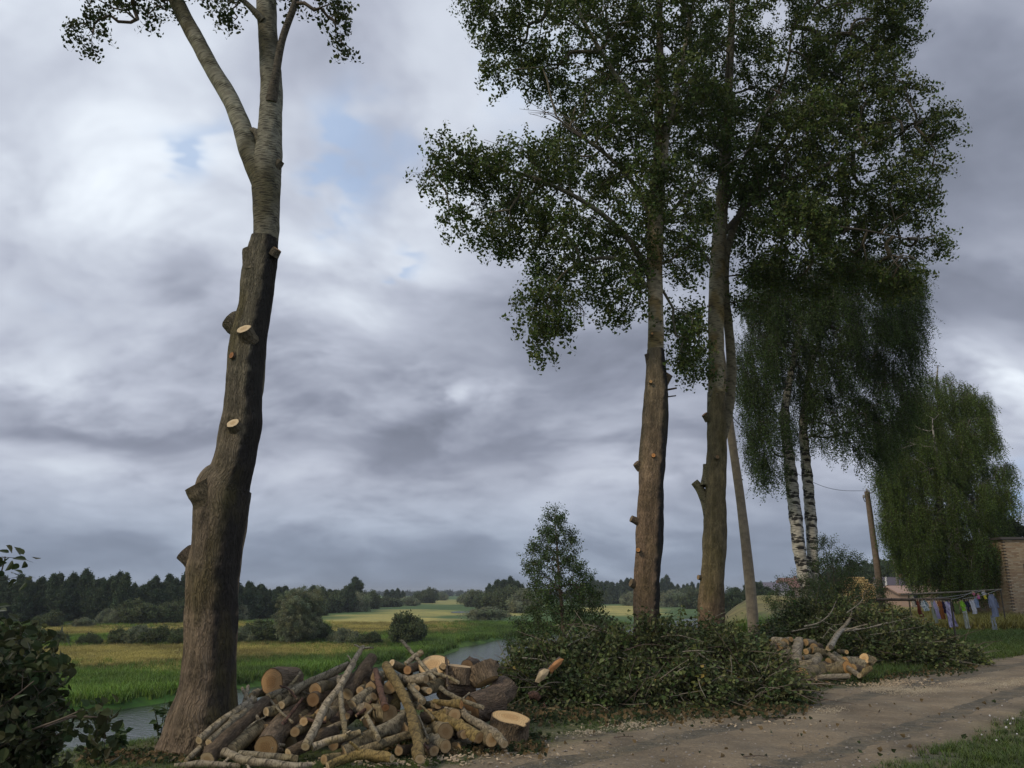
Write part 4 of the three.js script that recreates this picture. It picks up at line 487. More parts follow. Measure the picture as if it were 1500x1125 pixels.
for (const [x, y, t, k] of [[716, 891, 855, 2], [722, 891, 858, 0], [728, 893, 850, 1], [738, 893, 846, 3], [748, 893, 845, 0], [757, 894, 852, 1], [765, 894, 856, 2], [775, 894, 858, 3], [786, 894, 862, 0]]) farT(x, y, t, k, 1.1, 'dark tree in the grove behind the sapling', 'trees of the grove behind the sapling');
for (let i = 0; i < 26; i++) { const x = 846 + i * 7.4 + rf.r(-2, 2); farT(x, 884 + rf.r(-1.5, 1.5), 850 + noise(x * .08, 3) * 10 + (i > 18 ? 6 : 0), rf.i(4), 1.1, ...((q) => [q, q])(`dark tree in the far wood ${x < 932 ? 'between the sapling and the first poplar trunk' : x < 1025 ? 'glimpsed between the two poplar trunks' : 'right of the second poplar trunk'}`)); }
// far belts at the horizon, read as one mass
{ const r = rng(88), list = [], list2 = []; for (let i = 0; i < 5200; i++) { const a = r.r(-.75, .75), d = r.r(480, 1900), x = Math.sin(a) * d, z = -Math.cos(a) * d; if (fbm(x * .006, z * .006, 3, 3) < -.02 + (x / -z > -.19 && x / -z < -.02 && d < 900 ? .5 : 0)) continue; const s = r.r(4, 7), v = r.r(.75, 1.2); list.push({ p: V(x, LOW + s * r.r(.25, .8), z), q: qEuler(r.r(-.4, .4), r.r(0, 6), 0), s: s * 1.3, c: [v, v, v * 1.1] }); }
  tag(inst('distant_woods', clump(431, 46, .62, .34, { green: [.055, .080, .055] }), M.leaf, list), 'blue-green belt of distant woods along the horizon', 'woods'); }
// trees by the village on the right
const vk = [plantKind('village_tree', 'round dark tree above the grassy mound, left one of two', 'tree', null, [[0, 4, 0, 3.2, 3, 3, 260], [1.6, 3, 0, 2, 2, 2, 90]], 701, TREELEAF), plantKind('village_tree', 'loose dark tree in the village skyline right of the birch trunks', 'tree', 'trees of the village skyline', [[0, 3.6, 0, 2.4, 2.6, 2.4, 170], [-1.5, 2.6, 0, 1.8, 1.7, 1.8, 80]], 702, TREELEAF)];
const upAt = (x, d) => { const p = at(x, 875, d); p.y = height(p.x, p.z) - .1; return p; };
place(vk[0], upAt(1080, 165), 1.12, 0); place(vk[0], upAt(1111, 175), 1.15, 2, 'round dark tree above the grassy mound, right one of two');
for (const [x, d, s] of [[1147, 210, 1.3], [1160, 230, 1.5], [1175, 220, 1.5], [1262, 170, 1.35], [1282, 170, 1.25], [1296, 165, 1.35], [1322, 150, 1.4], [1345, 150, 1.3], [1230, 190, 1.4], [1205, 190, 1.4], [1455, 140, 1.2], [1480, 130, 1.2]]) place(vk[1], upAt(x, d), s, rf.r(0, 6));
{ const w = plantKind('leafy_bush', 'feathery dark tree top reaching out behind the brick shed', 'tree', null, [[-.4, 4.6, 0, .8, .35, .8, 40], [.4, 4.1, 0, .7, .5, .8, 40], [.6, 2.4, 0, .8, 1.6, 1, 80]], 705, [clump(441, 80, .4, .12, { green: [.04, .06, .025], hang: .8 })], { stems: [[.6, 0, 0, 5, .15]] }); const p = upAt(1503, 52); place(w, p, 1.25, 0); }
// bright shrub round the birch trunks
{ const D = 28, b = at(1225, 890, D), o = V(b.x, height(b.x, -D), -D), t = thing('willow_shrub', 'bright green upright shrub growing around the birch trunks', 'shrub', o), r = rng(720);
  const seeds = []; const mb = new MB(); for (let i = 0; i < 9; i++) { const a = V(r.g() * .5, 0, r.g() * .4), top = at(1165 + i * 11, 820 + Math.abs(i - 5) * 8, D + r.g() * .5).sub(o), m = a.clone().lerp(top, .5).add(V(0, .2, 0)); tube(mb, [a, m, top], [.03, .02, .006], { segs: 6, step: .2, col: () => [.12, .1, .07] }); for (let k = 1; k <= 8; k++) seeds.push({ p: a.clone().lerp(m, k / 8).add(o), len: 0 }, { p: m.clone().lerp(top, k / 8).add(o), len: .3 }); } mesh('stem', mb.geo(), M.twig, t);
  const nodes = grow(seeds, inLobes(lobesAt([[1222, 845, 28, 36, D, .9, 80], [1213, 810, 14, 20, D, .4, 20], [1240, 825, 18, 12, D, .4, 14], [1180, 875, 44, 26, D, 1, 70], [1255, 870, 34, 26, D, .9, 60], [1228, 890, 70, 22, D - .4, 1, 80], [1150, 885, 22, 18, D, .6, 24]]), r, .16), r, { step: .25 });
  woodOf(t, o, chains(nodes, { r: .004, max: .02 }), .2, [.12, .1, .07]); const list = []; putTwigs(list, nodes, r, { k: 5, k2: 2, load: 3, droop: -.5, follow: .8, jit: .1 }); spread(rel(list, o), [1, 2].map((s) => twig(310 + s, 14, .36, .075, { hang: 0, wide: .5, green: [.070, .115, .040] })), 'crown', M.leaf, t); }
// the shaggy leafy heap at the near left
{ const o = V(-3.9, height(-3.9, -6), -6), t = thing('leafy_shrub', 'dark leafy shrub filling the near left corner beside the river', 'shrub', o), r = rng(733), seeds = [], mb = new MB();
  for (let i = 0; i < 16; i++) { const a = V(-.4 + r.g() * .5, -.2, r.g() * .5), top = at(-40 + i * 10 + r.g() * 10, 930 + i * 8 + r.g() * 24, 6 + r.g() * .4).sub(o), m = a.clone().lerp(top, .5).add(V(r.g() * .1, .2, 0)); tube(mb, [a, m, top], [.018, .012, .004], { segs: 6, step: .12, col: () => [.16, .13, .10] }); for (let k = 1; k <= 6; k++) seeds.push({ p: a.clone().lerp(m, k / 6).add(o), len: 0 }, { p: m.clone().lerp(top, k / 6).add(o), len: .2 }); }
  mesh('stem', mb.geo(), M.twig, t);
  const nodes = grow(seeds, inLobes(lobesAt([[-42, 1040, 56, 84, 6, .7, 130], [-16, 1075, 42, 60, 5.8, .6, 110], [-50, 965, 50, 40, 6.1, .6, 50], [8, 985, 34, 24, 6, .35, 16], [46, 985, 12, 10, 5.8, .2, 5], [-2, 812, 5, 8, 6.2, .1, 3], [-4, 850, 6, 10, 6.2, .1, 3], [14, 1110, 24, 26, 5.7, .35, 26], [70, 1058, 16, 5, 5.7, .12, 5], [112, 1052, 14, 5, 5.7, .1, 4], [142, 1052, 16, 4, 5.7, .1, 4], [168, 1046, 6, 4, 5.7, .05, 2], [-40, 1115, 60, 40, 5.6, .5, 60]]), r, .1), r, { step: .15, rise: .3 });
  woodOf(t, o, chains(nodes, { r: .004, max: .016 }), .2, [.15, .12, .09]); const list = []; putTwigs(list, nodes, r, { k: 4, k2: 1, load: 3, droop: .6, follow: .5, jit: .05 }); for (const e of list) e.s *= .72; spread(rel(list, o), [1, 2, 3].map((s) => twig(320 + s, 11, .36, .105, { hang: .6, sag: .3, fine: true, wide: .74, pale: .14, green: [.056, .080, .030] })), 'leaves', M.leaf, t); }

// ---------------------------------------------------------------- the woodpile: every log and stick a thing of its own
const BARKS = { grey: [M.smooth, [.38, .33, .225]], pale: [M.smooth, [.51, .435, .31]], olive: [M.smooth, [.32, .26, .15]], brown: [M.rough, [.37, .285, .185]], dark: [M.rough, [.27, .205, .145]], moss: [M.smooth, [.34, .25, .095]], red: [M.smooth, [.20, .11, .075]] };
let logNo = 0;
function log(name, label, cat, group, pts, rad, bark, o = {}) {             // pts in the world, thick end first; both ends are sawn
  const p0 = pts[0], t = thing(name, label, cat, p0, group), [mat, col] = BARKS[bark], mb = new MB(), k = ++logNo, r = rng(k * 131 + 7), q = pts.map((p) => p.clone().sub(p0)), big = Math.max(...rad), segs = big > .09 ? 30 : big > .03 ? 16 : 10;
  const lichen = o.lichen ?? (bark === 'grey' || bark === 'pale' || bark === 'olive' ? .45 : 0), v = r.r(.78, 1.18);
  const e = tube(mb, q, rad, { segs, step: Math.min(.06, Math.max(.02, big * .6)), tile: Math.max(.16, Math.min(.5, big * 3.2)), disp: (a, s, f, d, R) => fbm(Math.cos(a) * 1.6 + k, s * 4 + k, Math.sin(a) * 1.6, 3) * R * (o.rough ?? .16) + (o.knots ?? 1) * R * .5 * smoothstep(noise(Math.cos(a) * 1.4, s * 5 + k * 3, Math.sin(a) * 1.4), .38, .6),
    col: (a, s, f, p) => { const n = fbm(p.x * 5 + k, p.y * 5, p.z * 5, 3), m = smoothstep(fbm(p.x * 4 + k * 2, p.y * 4, p.z * 4 + 3, 3), .04, .28) * lichen; return [lerp(col[0], .33, m), lerp(col[1], .245, m), lerp(col[2], .08, m)].map((c) => c * v * (1 + n * .35) * (1 - .45 * smoothstep(fbm(p.x * 17 + k, p.y * 17, p.z * 17, 3), .05, .3))); } });
  mesh('bark', mb.geo(), mat, t); const tint = o.face ?? [1, .92, .78], f = r.r(.8, 1.05);
  if (rad[0] > .008) mesh('cut_face', faceGeo(e.a, e.pa, e.ta, tint.map((c) => c * f), r), M.rings, t); if (rad[rad.length - 1] > .008) mesh('cut_face', faceGeo(e.b, e.pb, e.tb, tint.map((c) => c * f), r), M.rings, t);
  for (const [i, dx, dy, dz, l, rr] of o.spurs ?? []) { const b = new MB(), a = q[i], d = V(dx, dy, dz).normalize(); tube(b, [a, a.clone().addScaledVector(d, l * .5).add(V(0, .01, 0)), a.clone().addScaledVector(d, l)], [rr, rr * .8, rr * .6], { segs: 8, step: .03, capB: true, col: () => col.map((c) => c * v) }); mesh('side_branch', b.geo(), mat, t); }
  return t;
}
// crop coordinates of the pile (2.5 times the photograph, corner at 200, 900); depth follows the slope of the heap
const pd = (v) => 8.06 + (560 - v) * .0046;
const W = (u, v, dz = 0) => at(200 + u / 2.5, 900 + v / 2.5, pd(v) + dz);
const WR = (d, v) => pxm(d / 2.5, pd(v)) / 2;
function L(label, bark, list, o = {}) { const pts = list.map(([u, v, dz]) => W(u, v, dz ?? 0)), rad = list.map(([u, v, dz, d]) => WR(d, v)); const shared = !label; const big = Math.max(...rad), thin = big < .034;
  if (!label) { const [u, v] = list[0], side = u < 430 ? 'left flank' : u < 700 ? 'left middle' : u < 900 ? 'centre' : u < 1080 ? 'right middle' : 'right part', high = v < 290 ? 'top of the ' : v < 420 ? '' : 'foot of the '; label = `${{ grey: 'grey', pale: 'pale grey', olive: 'olive grey', brown: 'brown barked', dark: 'dark barked', moss: 'yellow lichened', red: 'reddish' }[bark]} ${thin ? 'stick' : big < .055 ? 'slim log' : 'log'} at the ${high}${side} of the near woodpile`; }
  return log(thin ? 'branch' : 'log', label, thin ? 'branch' : 'log', shared ? label : null, pts, rad, bark, o); }
// u, v, depth offset, diameter
L('short thick log with a big orange-brown cut face on the upper left of the woodpile', 'brown', [[496, 248, -.05, 92], [530, 243, .1, 92], [572, 238, .38, 88]], { face: [.95, .66, .42] });
L('longest brown log slanting down the left flank of the woodpile', 'brown', [[258, 530, -.25, 50], [330, 450, -.25, 52], [400, 385, -.15, 50], [476, 322, .0, 46]], {});
L('pale grey pole lying outermost on the left flank of the woodpile', 'pale', [[228, 462, -.38, 26], [300, 400, -.36, 27], [372, 350, -.3, 26], [430, 312, -.1, 24]]);
L('grey pole lying just inside the outermost pole on the left flank', 'grey', [[264, 470, -.36, 26], [340, 405, -.34, 28], [420, 340, -.2, 26]]);
L('short bare stick poking out at the foot of the left flank', 'pale', [[180, 542, -.15, 20], [206, 514, -.2, 21], [240, 482, -.25, 20]]);
L('thickest log facing us low on the left of the woodpile', 'brown', [[474, 487, -.15, 80], [520, 425, .1, 84], [600, 330, .5, 86]], { face: [.62, .48, .32] });
L('olive-grey log resting against the thickest low log', 'olive', [[345, 500, -.1, 46], [400, 455, 0, 50], [452, 408, .1, 48]]);
L(null, 'brown', [[300, 500, .05, 60], [380, 420, .1, 62], [470, 350, .2, 58]]);
L(null, 'dark', [[560, 470, .3, 70], [640, 400, .4, 70], [700, 330, .6, 66]]); L(null, 'dark', [[700, 420, .45, 70], [780, 360, .5, 68], [850, 300, .7, 60]]); L(null, 'dark', [[600, 350, .5, 70], [700, 280, .6, 60], [780, 240, .8, 60]]);
L('log with a round yellow ringed face left of the leaning forked branch', 'olive', [[654, 276, -.1, 46], [690, 264, .15, 47], [730, 252, .4, 46]], { face: [.9, .68, .45] });
L('long branch with an orange lichen end running along the top left of the pile', 'grey', [[568, 286, -.12, 26], [620, 256, -.05, 28], [690, 225, 0, 28], [740, 202, 0, 28], [776, 184, .05, 24]], { lichen: .9 });
L(null, 'grey', [[482, 302, -.1, 26], [530, 285, 0, 26], [600, 262, .2, 26]]); L(null, 'olive', [[474, 356, -.12, 30], [520, 348, 0, 32], [580, 330, .3, 30]]); L(null, 'olive', [[530, 332, -.12, 28], [560, 318, 0, 30], [620, 300, .3, 30]]);
L(null, 'brown', [[646, 312, -.05, 46], [665, 300, .1, 46], [720, 290, .5, 46]], { face: [.5, .36, .24] });
L('tall pale forked branch leaning across the front of the woodpile', 'pale', [[618, 484, -.38, 30], [652, 420, -.40, 29], [694, 332, -.36, 28], [744, 266, -.3, 25], [790, 182, -.15, 20], [822, 128, -.05, 16], [832, 116, -.05, 10]], { spurs: [[5, .9, .1, .1, .16, .016], [5, -.75, .5, .1, .10, .014], [4, -.5, .8, 0, .12, .012]] });
L('upright grey stick in the middle front of the woodpile', 'grey', [[766, 442, -.35, 19], [756, 380, -.34, 18], [746, 290, -.3, 18], [740, 232, -.2, 16]]);
L('thick mossy log pointing up and right from the top of the pile', 'brown', [[772, 292, .0, 46], [815, 225, .0, 46], [862, 160, .1, 40]], { lichen: .3 });
L('log with a small round face on the very top of the pile', 'olive', [[934, 178, -.1, 27], [965, 195, .1, 30], [1000, 215, .35, 32]], { face: [1, .9, .75] }); L(null, 'brown', [[992, 204, -.05, 30], [1010, 196, .1, 32], [1050, 186, .4, 32]], { face: [.75, .5, .32] });
L('long yellow-lichened branch hanging down the front of the woodpile', 'moss', [[1038, 530, -.45, 33], [1028, 450, -.44, 34], [1006, 360, -.40, 32], [962, 268, -.34, 32], [930, 215, -.25, 34], [914, 186, -.15, 30]], { spurs: [[3, .6, -.4, .6, .2, .018]] });
L('thin bare twig standing up on the pile crest', 'grey', [[970, 96, .05, 10], [1000, 130, .02, 12], [1040, 178, 0, 13], [1092, 236, -.05, 14]]); L('short forked stick crossing the thin upright twig', 'pale', [[1046, 136, -.05, 20], [1015, 158, 0, 18], [985, 182, .05, 18]]); L(null, 'dark', [[1132, 158, -.1, 8], [1136, 200, -.1, 9], [1138, 260, -.1, 9]]);
// big trunk sections on the right of the heap
const block = (label, u0, v0, d0, u1, v1, d1, diam, bark, face) => L(label, bark, [[u0, v0, d0, diam], [(u0 + u1) / 2, (v0 + v1) / 2, (d0 + d1) / 2, diam * 1.02], [u1, v1, d1, diam * 1.04]], { face, rough: .1, lichen: 0 });
block('broad pale trunk slab tilted on the crest of the woodpile', 1088, 184, .1, 1096, 236, .45, 112, 'brown', [1.0, .82, .60]); block('wide round trunk slice with a clean pale face on the crest', 1178, 188, .12, 1170, 250, .4, 116, 'brown', [1.0, .85, .66]);
block('wedge-cut trunk section at the upper right end of the pile', 1258, 186, .1, 1284, 248, .32, 92, 'brown', [1.05, .9, .66]); block('dark short log end behind the crest slices', 1210, 190, .7, 1240, 186, 1.0, 50, 'dark', [.4, .3, .22]);
block('dark rough trunk block under the pale crest slices', 1118, 268, .42, 1222, 258, .55, 100, 'dark', [.34, .24, .17]); block('dark square-looking trunk block lowest right in the heap', 1218, 352, .25, 1318, 318, .40, 108, 'dark', [.33, .24, .17]); block('dark trunk block stacked right of the heap under the wedge', 1296, 318, .5, 1352, 270, .6, 92, 'dark', [.34, .25, .18]); block('dark trunk block deep inside the right of the heap', 1205, 296, .6, 1180, 330, .9, 100, 'dark', [.3, .22, .16]);
{ const b = at(200 + 1360 / 2.5, 900 + 448 / 2.5, 9.15), c = V(b.x, height(b.x, b.z) - .03, b.z), rr = WR(146, 400); log('stump_block', 'upright trunk stump with a pale flat top at the right end of the woodpile', 'stump', null, [c, c.clone().add(V(.01, .16, 0)), c.clone().add(V(.03, .30, .02))], [rr * 1.08, rr, rr * .98], 'brown', { face: [1.0, .80, .54], rough: .1, lichen: 0 }); }
for (const [u, v, d, bu, bv, bd, bark, f] of [[818, 278, 27, 845, 262, .4, 'olive', .9], [856, 266, 36, 890, 250, .4, 'brown', .6], [926, 268, 44, 960, 255, .45, 'olive', .65], [1060, 238, 28, 985, 240, .1, 'pale', .75], [1026, 272, 23, 1000, 262, .4, 'grey', .9], [1042, 316, 24, 1000, 300, .4, 'pale', .9], [1038, 340, 20, 1000, 330, .4, 'olive', .6], [846, 347, 38, 806, 348, .1, 'pale', .9], [930, 362, 58, 855, 360, .2, 'olive', .62], [612, 393, 30, 660, 380, .4, 'moss', .9], [1132, 430, 56, 1080, 415, .4, 'olive', .42], [1132, 484, 44, 1055, 462, .15, 'grey', .62], [1140, 362, 26, 1050, 376, .1, 'moss', .9], [1164, 370, 44, 1150, 360, .5, 'olive', .6], [686, 532, 34, 780, 520, .1, 'olive', .6], [1300, 460, 46, 1240, 440, .15, 'olive', .85], [1072, 280, 22, 1040, 275, .3, 'pale', .9], [1124, 190, 22, 1110, 200, .4, 'pale', .8], [870, 230, 26, 900, 220, .4, 'grey', .7], [770, 372, 24, 800, 350, .4, 'red', .6], [1105, 330, 30, 1060, 335, .3, 'olive', .7], [905, 320, 34, 930, 300, .5, 'brown', .6], [580, 430, 34, 640, 400, .4, 'olive', .6], [720, 480, 36, 780, 450, .4, 'brown', .55], [980, 420, 30, 1040, 410, .4, 'olive', .6], [960, 500, 30, 1010, 490, .4, 'brown', .5], [1090, 500, 34, 1040, 490, .4, 'brown', .5], [1200, 440, 30, 1150, 430, .4, 'brown', .5], [870, 300, 30, 830, 330, .1, 'grey', .7]]) L(null, bark, [[u, v, -.12, d], [(u + bu) / 2, (v + bv) / 2, -.12 + (bd + .12) / 2, d * 1.03], [bu, bv, bd, d * 1.02]], { face: [f, f * .82, f * .6] });
L('orange-barked log ending in a pale ringed face low on the right', 'moss', [[1256, 452, -.15, 38], [1200, 420, -.1, 40], [1130, 390, 0, 40], [1060, 370, .1, 38]], { face: [.8, .6, .4], lichen: .8 }); L('pale bent pole sweeping down to the right edge of the woodpile', 'pale', [[1348, 476, -.2, 28], [1310, 435, -.2, 29], [1262, 405, -.2, 28], [1215, 378, -.15, 26], [1188, 345, -.1, 22]]);
L('thin grey stick pointing right above the dark trunk blocks', 'grey', [[1270, 342, -.25, 15], [1200, 318, -.25, 16], [1150, 295, -.2, 16], [1112, 270, -.15, 14]]); L('splintered orange branch piece under the thin grey stick', 'moss', [[1190, 332, -.25, 26], [1140, 326, -.2, 22], [1088, 318, -.15, 16]], { face: [.9, .55, .3], lichen: .8 });
L('grey bent limb curving through the lower middle of the pile', 'grey', [[982, 370, -.18, 42], [950, 402, -.2, 44], [890, 432, -.2, 46], [800, 476, -.15, 46], [760, 500, -.1, 44]]); L(null, 'brown', [[556, 512, -.1, 40], [640, 470, -.1, 42], [730, 430, 0, 40]]); L('reddish torn branch standing between the middle logs', 'red', [[912, 342, -.3, 26], [896, 290, -.28, 22], [876, 205, -.2, 18]], { face: [.7, .4, .24] }); L(null, 'grey', [[790, 332, -.05, 38], [830, 300, -.05, 38], [875, 270, 0, 36]]); L(null, 'grey', [[886, 456, -.35, 18], [866, 415, -.35, 17], [842, 372, -.3, 16]]); L(null, 'brown', [[1040, 376, .05, 34], [1100, 380, .05, 34], [1180, 390, .1, 32]]);
L('gnarled orange-mossed branch lying low in the front of the pile', 'moss', [[700, 556, -.2, 28], [760, 530, -.22, 30], [828, 512, -.25, 34], [880, 518, -.25, 32], [936, 528, -.3, 26]], { lichen: .7, spurs: [[2, -.6, .6, .3, .18, .02]] }); L('knobbly pale stick above the orange-mossed branch', 'pale', [[644, 490, -.3, 22], [700, 465, -.32, 24], [760, 450, -.34, 24], [818, 432, -.34, 20]], { lichen: .6, spurs: [[2, .7, .6, .3, .1, .016]] }); L(null, 'olive', [[820, 500, -.1, 30], [900, 474, -.18, 30], [980, 446, -.15, 28], [1072, 428, 0, 24]]);
L('pale peeled branch lying lowest along the front left of the woodpile', 'pale', [[140, 556, -.2, 18], [240, 548, -.22, 22], [330, 554, -.22, 22], [380, 556, -.2, 18]], { lichen: .2 }); L('pale kinked branch in front of the thickest low log', 'pale', [[318, 506, -.3, 24], [352, 516, -.32, 26], [400, 538, -.32, 26], [480, 545, -.3, 26], [580, 556, -.26, 24], [640, 552, -.2, 20]], { lichen: .25, spurs: [[2, .5, -.6, .5, .16, .018], [1, -.6, -.6, .4, .2, .016]] });
L('straight grey branch beside the kinked pale branch', 'grey', [[376, 510, -.22, 22], [450, 518, -.22, 26], [588, 530, -.15, 26]]); L(null, 'pale', [[262, 536, -.2, 16], [290, 520, -.2, 18], [330, 514, -.18, 18]]); L(null, 'brown', [[190, 545, 0, 24], [245, 490, .05, 26], [290, 450, .1, 24]]); L(null, 'pale', [[1100, 205, -.05, 22], [1060, 222, 0, 24], [1010, 235, .1, 24]]); L(null, 'grey', [[1000, 265, -.1, 24], [1030, 300, -.12, 26], [1050, 322, -.1, 24]]); L(null, 'grey', [[600, 212, .05, 9], [585, 235, .05, 11], [560, 262, .05, 12]]); L(null, 'pale', [[895, 235, -.05, 20], [940, 228, 0, 22], [985, 232, .1, 22]]); L(null, 'grey', [[1180, 250, -.1, 12], [1140, 230, -.1, 12], [1090, 215, -.05, 12]]); L(null, 'grey', [[420, 300, .1, 24], [440, 290, .2, 28], [470, 285, .4, 28]]);
{ const r = rng(900); const hull = [[250, 500], [330, 420], [430, 330], [560, 280], [700, 250], [850, 200], [1000, 215], [1180, 230]];                // the inside of the heap
  for (let i = 0; i < 46; i++) { const h = r() * (hull.length - 1), a = hull[Math.floor(h)], b = hull[Math.floor(h) + 1], u = lerp(a[0], b[0], h % 1), v = lerp(lerp(a[1], b[1], h % 1) + 25, 520, Math.pow(r(), 1.3)), d = r.r(26, 62), l = r.r(60, 150), an = r.r(-.9, .5), bark = ['brown', 'olive', 'grey', 'dark', 'moss', 'pale'][r.i(6)], dz = r.r(.1, .35), f = r.r(.45, .85); L(null, bark, [[u, v, dz, d], [u + Math.cos(an) * l * .5, v + Math.sin(an) * l * .5, dz + .15, d * 1.04], [u + Math.cos(an) * l, v + Math.sin(an) * l, dz + .3, d]], { face: [f, f * .8, f * .58] }); }
  for (let i = 0; i < 20; i++) { const u = r.r(320, 1180), v = r.r(300, 530), l = r.r(40, 130), an = r.r(-2.6, .3), d = r.r(8, 15); L(null, ['pale', 'grey', 'olive', 'red'][r.i(4)], [[u, v, -.12, d], [u + Math.cos(an) * l * .5, v + Math.sin(an) * l * .5 + r.g() * 8, -.14, d * .9], [u + Math.cos(an) * l, v + Math.sin(an) * l, -.05, d * .7]]); } }

// the farther heap of thick logs (crop 1489/450, corner at 1050, 740)
{ const fd = (v) => 14.8 + (860 - v) * .0115, P = (u, v, dz) => at(1050 + u * .3022, 740 + v * .3022, fd(v) + dz), RR = (d, v) => pxm(d * .3022, fd(v)) / 2, FG = 'logs of the farther heap beside the track';
  const F = (label, bark, list, o = {}) => log('log', label ?? `${{ olive: 'olive grey', pale: 'pale grey', brown: 'brown', grey: 'mid grey' }[bark]} cut log in the farther heap beside the track`, 'log', label ? null : FG + ' ' + bark, list.map(([u, v, dz]) => P(u, v, dz)), list.map(([, v, , d]) => RR(d, v)), bark, o);
  F('log with a broad clean pale face at the left of the farther heap', 'olive', [[296, 734, -.2, 66], [330, 735, 0, 70], [372, 736, .25, 70]], { face: [1.05, .78, .48] }); F('brown weathered log end at the far left of the farther heap', 'brown', [[232, 715, -.15, 56], [258, 705, .1, 58], [310, 690, .4, 54]], { face: [.5, .38, .26] });
  F('thick bent limb standing up in the farther heap', 'pale', [[388, 775, -.2, 46], [384, 735, -.15, 48], [392, 690, 0, 46], [400, 660, .1, 44]]); F('curved forked log lying in the middle of the farther heap', 'pale', [[384, 742, -.3, 30], [396, 766, -.35, 38], [430, 776, -.35, 42], [470, 764, -.3, 42], [492, 735, -.25, 38]]);
  F('short fat trunk piece lowest in the farther heap', 'olive', [[408, 826, -.1, 78], [455, 818, .1, 84], [508, 800, .3, 82]], { face: [.8, .6, .38] }); F(null, 'olive', [[318, 800, 0, 56], [360, 802, .1, 60], [402, 800, .2, 58]], { face: [.7, .52, .32] }); F('log with a tall orange cut face at the front of the farther heap', 'olive', [[636, 790, -.25, 66], [590, 796, 0, 52], [520, 800, .2, 46]], { face: [1.0, .62, .30] });
  F('grey log sloping behind the orange-faced log', 'grey', [[620, 765, .1, 60], [670, 768, .2, 62], [730, 790, .3, 58]], { face: [.85, .62, .38] }); F('short log with a pale oval face at the right of the farther heap', 'olive', [[712, 742, -.2, 52], [732, 756, 0, 52], [756, 776, .2, 48]], { face: [1.1, .86, .58] }); F('small stick with a pale end at the right foot of the farther heap', 'moss', [[744, 790, -.3, 24], [720, 808, -.25, 24], [696, 826, -.2, 22]], { face: [1.1, .9, .6] });
  F('pale pole slanting down through the farther heap', 'pale', [[545, 722, -.2, 20], [610, 772, -.25, 24], [690, 826, -.25, 24]]); F('log with a yellow end sloping in the middle of the farther heap', 'grey', [[562, 722, -.15, 34], [590, 742, 0, 36], [630, 770, .15, 34]], { face: [1.1, .86, .5] }); F('pale straight pole lying along the foot of the farther heap', 'pale', [[480, 838, -.2, 24], [560, 832, -.2, 26], [640, 830, -.15, 26]]); F('forked grey branch rising out of the farther heap', 'pale', [[542, 694, -.1, 26], [562, 660, 0, 24], [586, 622, .2, 20], [640, 560, .8, 14], [660, 500, 1.2, 8]], { spurs: [[2, .8, .2, -.2, .8, .02]] });
  for (const [u, v, d, bu, bv, bark, f] of [[432, 710, 28, 470, 700, 'olive', 1], [630, 712, 20, 590, 708, 'grey', 1], [330, 668, 44, 280, 660, 'pale', .7], [460, 700, 40, 520, 720, 'olive', .6], [410, 745, 30, 470, 740, 'grey', .7], [470, 690, 40, 500, 690, 'brown', .6], [300, 690, 40, 340, 670, 'olive', .7], [260, 785, 44, 320, 790, 'brown', .5], [350, 770, 36, 300, 775, 'brown', .5], [540, 760, 40, 600, 770, 'olive', .6], [500, 780, 40, 570, 790, 'brown', .6], [660, 790, 40, 700, 800, 'brown', .6], [430, 665, 34, 470, 672, 'pale', .7], [360, 650, 24, 330, 655, 'pale', .7]]) F(null, bark, [[u, v, .0, d], [(u + bu) / 2, (v + bv) / 2, .15, d * 1.04], [bu, bv, .35, d]], { face: [f, f * .78, f * .5] }); }

